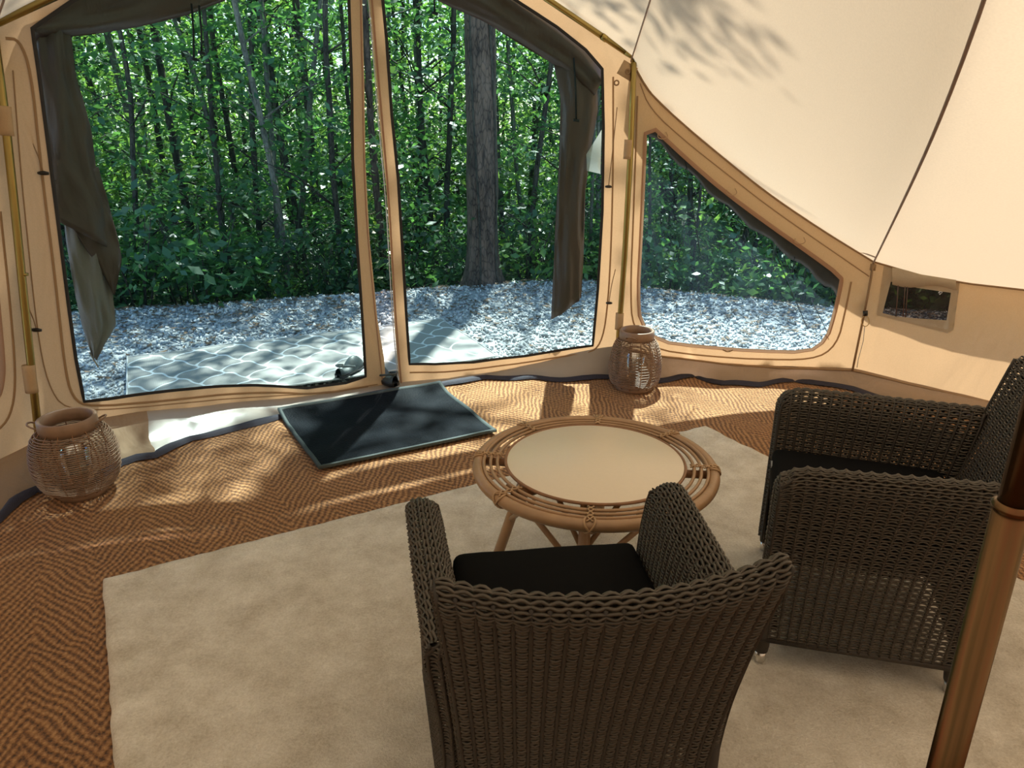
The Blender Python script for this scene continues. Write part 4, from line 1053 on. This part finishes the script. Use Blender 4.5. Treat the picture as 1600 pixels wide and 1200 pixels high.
# ------------------------------------------------------------------ clogs left on the doorstep
def clog(label, px, rz, z=0.02):
    p = gnd(*px); th = thing('garden_clog', label, 'shoe', (p.x, p.y, z), rz, 'clogs on the doorstep')
    rows = []
    for i in range(15):
        s = i / 14; x = -.13 + .26 * s; hw = .045 * math.sin(PI * min(1, .12 + .86 * s)) ** .45 * (.8 + .35 * s); h = .028 + (.055 * max(0, math.sin(PI * min(1, max(0, (s - .38) / .62)) ** .8)) if s > .38 else 0) + (.02 if s < .12 else 0)
        rows.append([(x, hw * math.cos(q), max(0, h * (math.sin(q) if math.sin(q) > 0 else 0))) for q in np.linspace(-.15, PI + .15, 12)] + [(x, -hw * .9, 0), (x, hw * .9, 0)])
    MB().grid(rows, closed_v=True).build('upper', 'clog_rubber', th)
    MB().grid([[(x, sgn * hw, z_) for sgn, z_ in ((-1, -.018), (-1.05, 0), (-1, .008), (1, .008), (1.05, 0), (1, -.018))] for x, hw in ((-.133, .01), (-.12, .034), (-.05, .038), (.05, .044), (.11, .036), (.136, .012))], closed_v=True).build('sole', 'black_plastic', th)
    MB().tube(smooth_line([(-.01, -.044, .03), (-.09, -.045, .055), (-.135, 0, .06), (-.09, .045, .055), (-.01, .044, .03)], 2), .006, 6).build('heel_strap', 'clog_rubber', th)
clog('dark clog standing in the gap between the two doors', (600, 603), 2.3, .05)
clog('dark clog on the trellis rug behind the left door netting', (548, 588), 1.2, .045)

# ------------------------------------------------------------------ forest
def leaf_mesh(name, centres, spread, per, size, mat, flat=.55):
    n = len(centres) * per
    c = np.repeat(np.array(centres), per, 0) + RNG.normal(0, 1, (n, 3)) * np.array(spread)
    nrm = RNG.normal(0, 1, (n, 3)) * flat + np.array([0, 0, 1.0]); nrm /= np.linalg.norm(nrm, axis=1)[:, None]
    a = RNG.normal(0, 1, (n, 3)); a -= nrm * (a * nrm).sum(1)[:, None]; a /= np.linalg.norm(a, axis=1)[:, None]; b = np.cross(nrm, a)
    l = RNG.uniform(.6, 1.25, n)[:, None] * size; wd = l * RNG.uniform(.42, .62, (n, 1))
    V = np.stack([c + a * l, c + b * wd * .9 + a * l * .1 + nrm * wd * .15, c - a * l * .85, c - b * wd * .9 + a * l * .1 + nrm * wd * .15], 1)
    return fast_mesh(name, V.reshape(-1, 3), np.arange(n * 4).reshape(n, 4), mat)
trunks, crowns = [], []
for i in range(6):
    h = 6.4; mb = MB(); ph = random.uniform(0, 6); amp = random.uniform(.03, .14)
    ax = [(amp * math.sin(z * .9 + ph) + .04 * nz(z, i, 1), amp * math.cos(z * .7 + ph * 2) + .04 * nz(z, i, 7), z) for z in np.linspace(-.4, h, 18)]
    mb.tube(ax, [.042 * (1 - .07 * k_ / 2.2) for k_ in range(18)], 7)
    for j in range(9):
        z0 = random.uniform(.8, 6); q = random.uniform(0, 2 * PI); k_ = int((z0 + .4) / (h + .4) * 17); o_ = Vector(ax[k_]); l_ = random.uniform(.4, 1.1)
        mb.tube([o_, o_ + Vector((math.cos(q) * l_ * .5, math.sin(q) * l_ * .5, l_ * .32)), o_ + Vector((math.cos(q) * l_, math.sin(q) * l_, l_ * .5))], [.013, .009, .004], 5)
    trunks.append(mb)
TR = {m: [t.mesh('slim_trunk', m) for t in trunks] for m in ('slim_bark', 'pale_bark')}
for i, (m, per) in enumerate((('leaf_mid', 26), ('leaf_mid', 26), ('leaf_bright', 24), ('leaf_bright', 24), ('leaf_dark', 26), ('leaf_mid', 22))):
    cs = []
    for j in range(62):
        z = random.uniform(.3, 6.0); q = random.uniform(0, 2 * PI); r = random.uniform(.15, 1.15); cs.append((r * math.cos(q), r * math.sin(q), z))
    crowns.append(leaf_mesh('foliage', cs, (.19, .19, .05), int(per * .72), .062, m))
def seen_at(x, y):
    px = 800 + FPX * x / (y * CT + .4)
    return ('left door' if px < 572 else 'right door' if px < 955 else 'big right window')
RANK = ('front rank of the wood', 'middle of the wood', 'far back of the wood')
def slim_tree(x, y, rank, s=1.0, lean=0, pale=False, crown=None):
    bk = 'pale-trunked' if pale else 'dark-trunked'; vis = seen_at(x, y)
    lab = 'slim %s tree in the %s, seen through the %s' % (bk, RANK[rank], vis); grp = 'slim %s trees in the %s behind the %s' % (bk, RANK[rank], vis)
    th = thing('slim_tree', lab, 'tree', (x, y, gz(x, y)), random.uniform(0, 6.28), grp); th.scale = (s, s, s * random.uniform(.92, 1.1))
    th.rotation_euler = (random.uniform(-.05, .05), lean + random.uniform(-.05, .05), th.rotation_euler[2])
    link('trunk', TR['pale_bark' if pale else 'slim_bark'][random.randrange(6)], th)
    stuff(link('foliage', crowns[crown if crown is not None else random.randrange(6)], th))
pts_ = []
for i in range(1500):
    y = random.uniform(7.2, 21); x = random.uniform(-1, 1) * (.66 * y + 1.1)
    if y < edge_y(x) + .55: continue
    dmin = .36 + .035 * (y - 7)
    if math.hypot(x + .28, y - 7.1) < .6: continue
    if all(math.hypot(x - a, y - b) > dmin for a, b in pts_): pts_.append((x, y))
    if len(pts_) > 250: break
for x, y in pts_:
    d = y - edge_y(x); rank = 0 if d < 2.2 else (1 if d < 6 else 2)
    cr = random.choice((0, 1, 4, 5)) if rank == 0 else (random.choice((0, 1, 2, 3, 4)) if rank == 1 else random.choice((2, 3, 3, 2, 1)))
    lim = (y - (5.7 if x > .4 else 3.0)) * 1.6 / 6.4
    if lim < .42: continue
    sc_ = random.uniform(.72, .95) if rank == 0 else random.uniform(.85, 1.25)
    slim_tree(x, y, rank, min(sc_, lim), pale=random.random() < .3, crown=cr)
# bushes along the lip of the gravel
bush_m = []
for i in range(4):
    cs = [(random.gauss(0, .28), random.gauss(0, .28), abs(random.gauss(.35, .28))) for _ in range(34)]
    bush_m.append(leaf_mesh('foliage', cs, (.11, .11, .06), 18, .050, ('leaf_dark', 'leaf_mid', 'leaf_dark', 'leaf_bright')[i], .7))
stem_m = MB()
for j in range(6):
    q = j * 1.05; stem_m.tube([(0, 0, -.2), (.12 * math.cos(q), .12 * math.sin(q), .3), (.3 * math.cos(q), .3 * math.sin(q), .75)], [.008, .006, .003], 5)
stem_m = stem_m.mesh('stems', 'slim_bark')
for i, x in enumerate(np.linspace(-5.2, 5.2, 30)):
    x += random.uniform(-.12, .12); y = edge_y(x) + random.uniform(.35, .75)
    th = thing('undergrowth_bush', 'low leafy bush at the lip of the gravel, seen through the ' + seen_at(x, y), 'bush', (x, y, gz(x, y) - .05), random.uniform(0, 6), 'bushes along the gravel edge behind the ' + seen_at(x, y))
    s = random.uniform(.8, 1.25); th.scale = (s, s, s); link('stems', stem_m, th); stuff(link('foliage', bush_m[random.randrange(4)], th))
for i, x in enumerate(np.linspace(-8, 8, 26)):
    y = random.uniform(8.3, 12); th = thing('undergrowth_bush', 'taller leafy bush among the trees, seen through the ' + seen_at(x, y), 'bush', (x, y, gz(x, y) - .05), random.uniform(0, 6), 'bushes among the trees behind the ' + seen_at(x, y))
    s = random.uniform(1.0, 1.5); th.scale = (s, s, s); link('stems', stem_m, th); stuff(link('foliage', bush_m[random.randrange(4)], th))
# deep wood behind: one mass of foliage nobody could count
cs = [(RNG.uniform(-22, 22), RNG.uniform(21.5, 27), -1 + 7.4 * RNG.random() ** 1.3) for _ in range(4200)]
o = link('deep_foliage', leaf_mesh('deep_foliage', cs, (.4, .4, .25), 16, .14, 'leaf_bright')); tag(o, 'dense foliage closing off the depth of the wood', 'foliage', kind='stuff')

# the pine: thick trunk with ivy stems and a high crown
pine = thing('pine_tree', 'thick rough-barked tree trunk standing at the gravel edge', 'tree', (-.285, 7.07, gz(-.285, 7.07)))
rows = []
for z in np.concatenate([np.linspace(-.1, .5, 10), np.linspace(.6, 9.5, 60)]):
    r = .150 - .006 * z + .10 * math.exp(-max(0, z + .05) / .13); c = (.018 * math.sin(z * .8) - .02 * z * .3, .01 * z)
    rows.append([(c[0] + (r + .012 * nz(math.cos(q) * 2, math.sin(q) * 2, z * 2.5) + .03 * math.exp(-max(0, z) / .15) * math.sin(q * 5)) * math.cos(q), c[1] + (r + .012 * nz(math.cos(q) * 2, math.sin(q) * 2, z * 2.5)) * math.sin(q), z) for q in np.linspace(0, 2 * PI, 28, endpoint=False)])
MB().grid(rows, closed_v=True).build('trunk', 'pine_bark', pine)
for q0, ph in ((-.75, 0), (-1.9, 1.3)):
    pts = []
    for z in np.linspace(0, 5, 44):
        q = q0 + .25 * math.sin(z * 1.6 + ph); r = .152 - .006 * z + .10 * math.exp(-max(0, z + .05) / .13)
        pts.append((.018 * math.sin(z * .8) - .006 * z + r * math.cos(q), .01 * z + r * math.sin(q), z))
    MB().tube(pts, .010, 6).build('ivy_stem', 'slim_bark', pine)
for j in range(9):
    z0 = 5.4 + j * .45; q = j * 2.4; l_ = 2.4 - .12 * j
    MB().tube([(-.05, .05, z0), (math.cos(q) * l_ * .5, math.sin(q) * l_ * .5, z0 + .3), (math.cos(q) * l_, math.sin(q) * l_, z0 + .45)], [.04, .025, .008], 7).build('branch', 'pine_bark', pine)
cs = []
for j in range(150):
    q = random.uniform(0, 2 * PI); r = 2.0 * math.sqrt(random.random()); z = random.uniform(5.3, 8.6)
    cs.append((r * math.cos(q) - .9, r * math.sin(q) - .3, z))
for j in range(15): cs.append((random.gauss(1.16, .17), random.gauss(-1.30, .2), random.uniform(5.6, 6.4)))
stuff(link('crown', leaf_mesh('crown', cs, (.22, .22, .10), 34, .06, 'leaf_mid'), pine))
# a neighbouring tree leaning over the left of the pitch, crown above the picture
th = thing('overhanging_tree', 'ivy-clad grey tree at the left beyond the gravel', 'tree', (-4.35, 7.6, gz(-4.35, 7.6)))
MB().tube([(0, 0, -.2), (.02, -.02, 2), (-.03, -.1, 4.2), (.1, -.3, 7)], [.13, .115, .10, .06], 14).build('trunk', 'pine_bark', th)
stuff(link('ivy', leaf_mesh('ivy', [(.10 * math.cos(q), .10 * math.sin(q) - .02, z) for z, q in zip(np.linspace(0, 3.3, 90), np.linspace(0, 60, 90))], (.05, .05, .06), 14, .035, 'leaf_dark', 1.2), th))
cs = [(random.gauss(1.3, 1.2), random.gauss(-.8, .8), random.uniform(5.2, 7.6)) for j in range(110)]
stuff(link('crown', leaf_mesh('crown', cs, (.22, .22, .10), 30, .06, 'leaf_mid'), th))
# leaning dead saplings
for (x0, y0, x1, z1, yy) in ((-2.6, 8.4, -1.7, 3.4, 8.0), (-3.2, 9, -3.9, 3.6, 8.8)):
    o = MB().tube([(x0, y0, gz(x0, y0) - .1), ((x0 + x1) / 2 + .05, (y0 + yy) / 2, z1 / 2), (x1, yy, z1)], [.035, .028, .015], 7).build('leaning_sapling', 'pale_bark')
    tag(o, 'bare pale sapling leaning across the wood, %s one' % ('right-leaning' if x1 > x0 else 'left-leaning'), 'sapling')
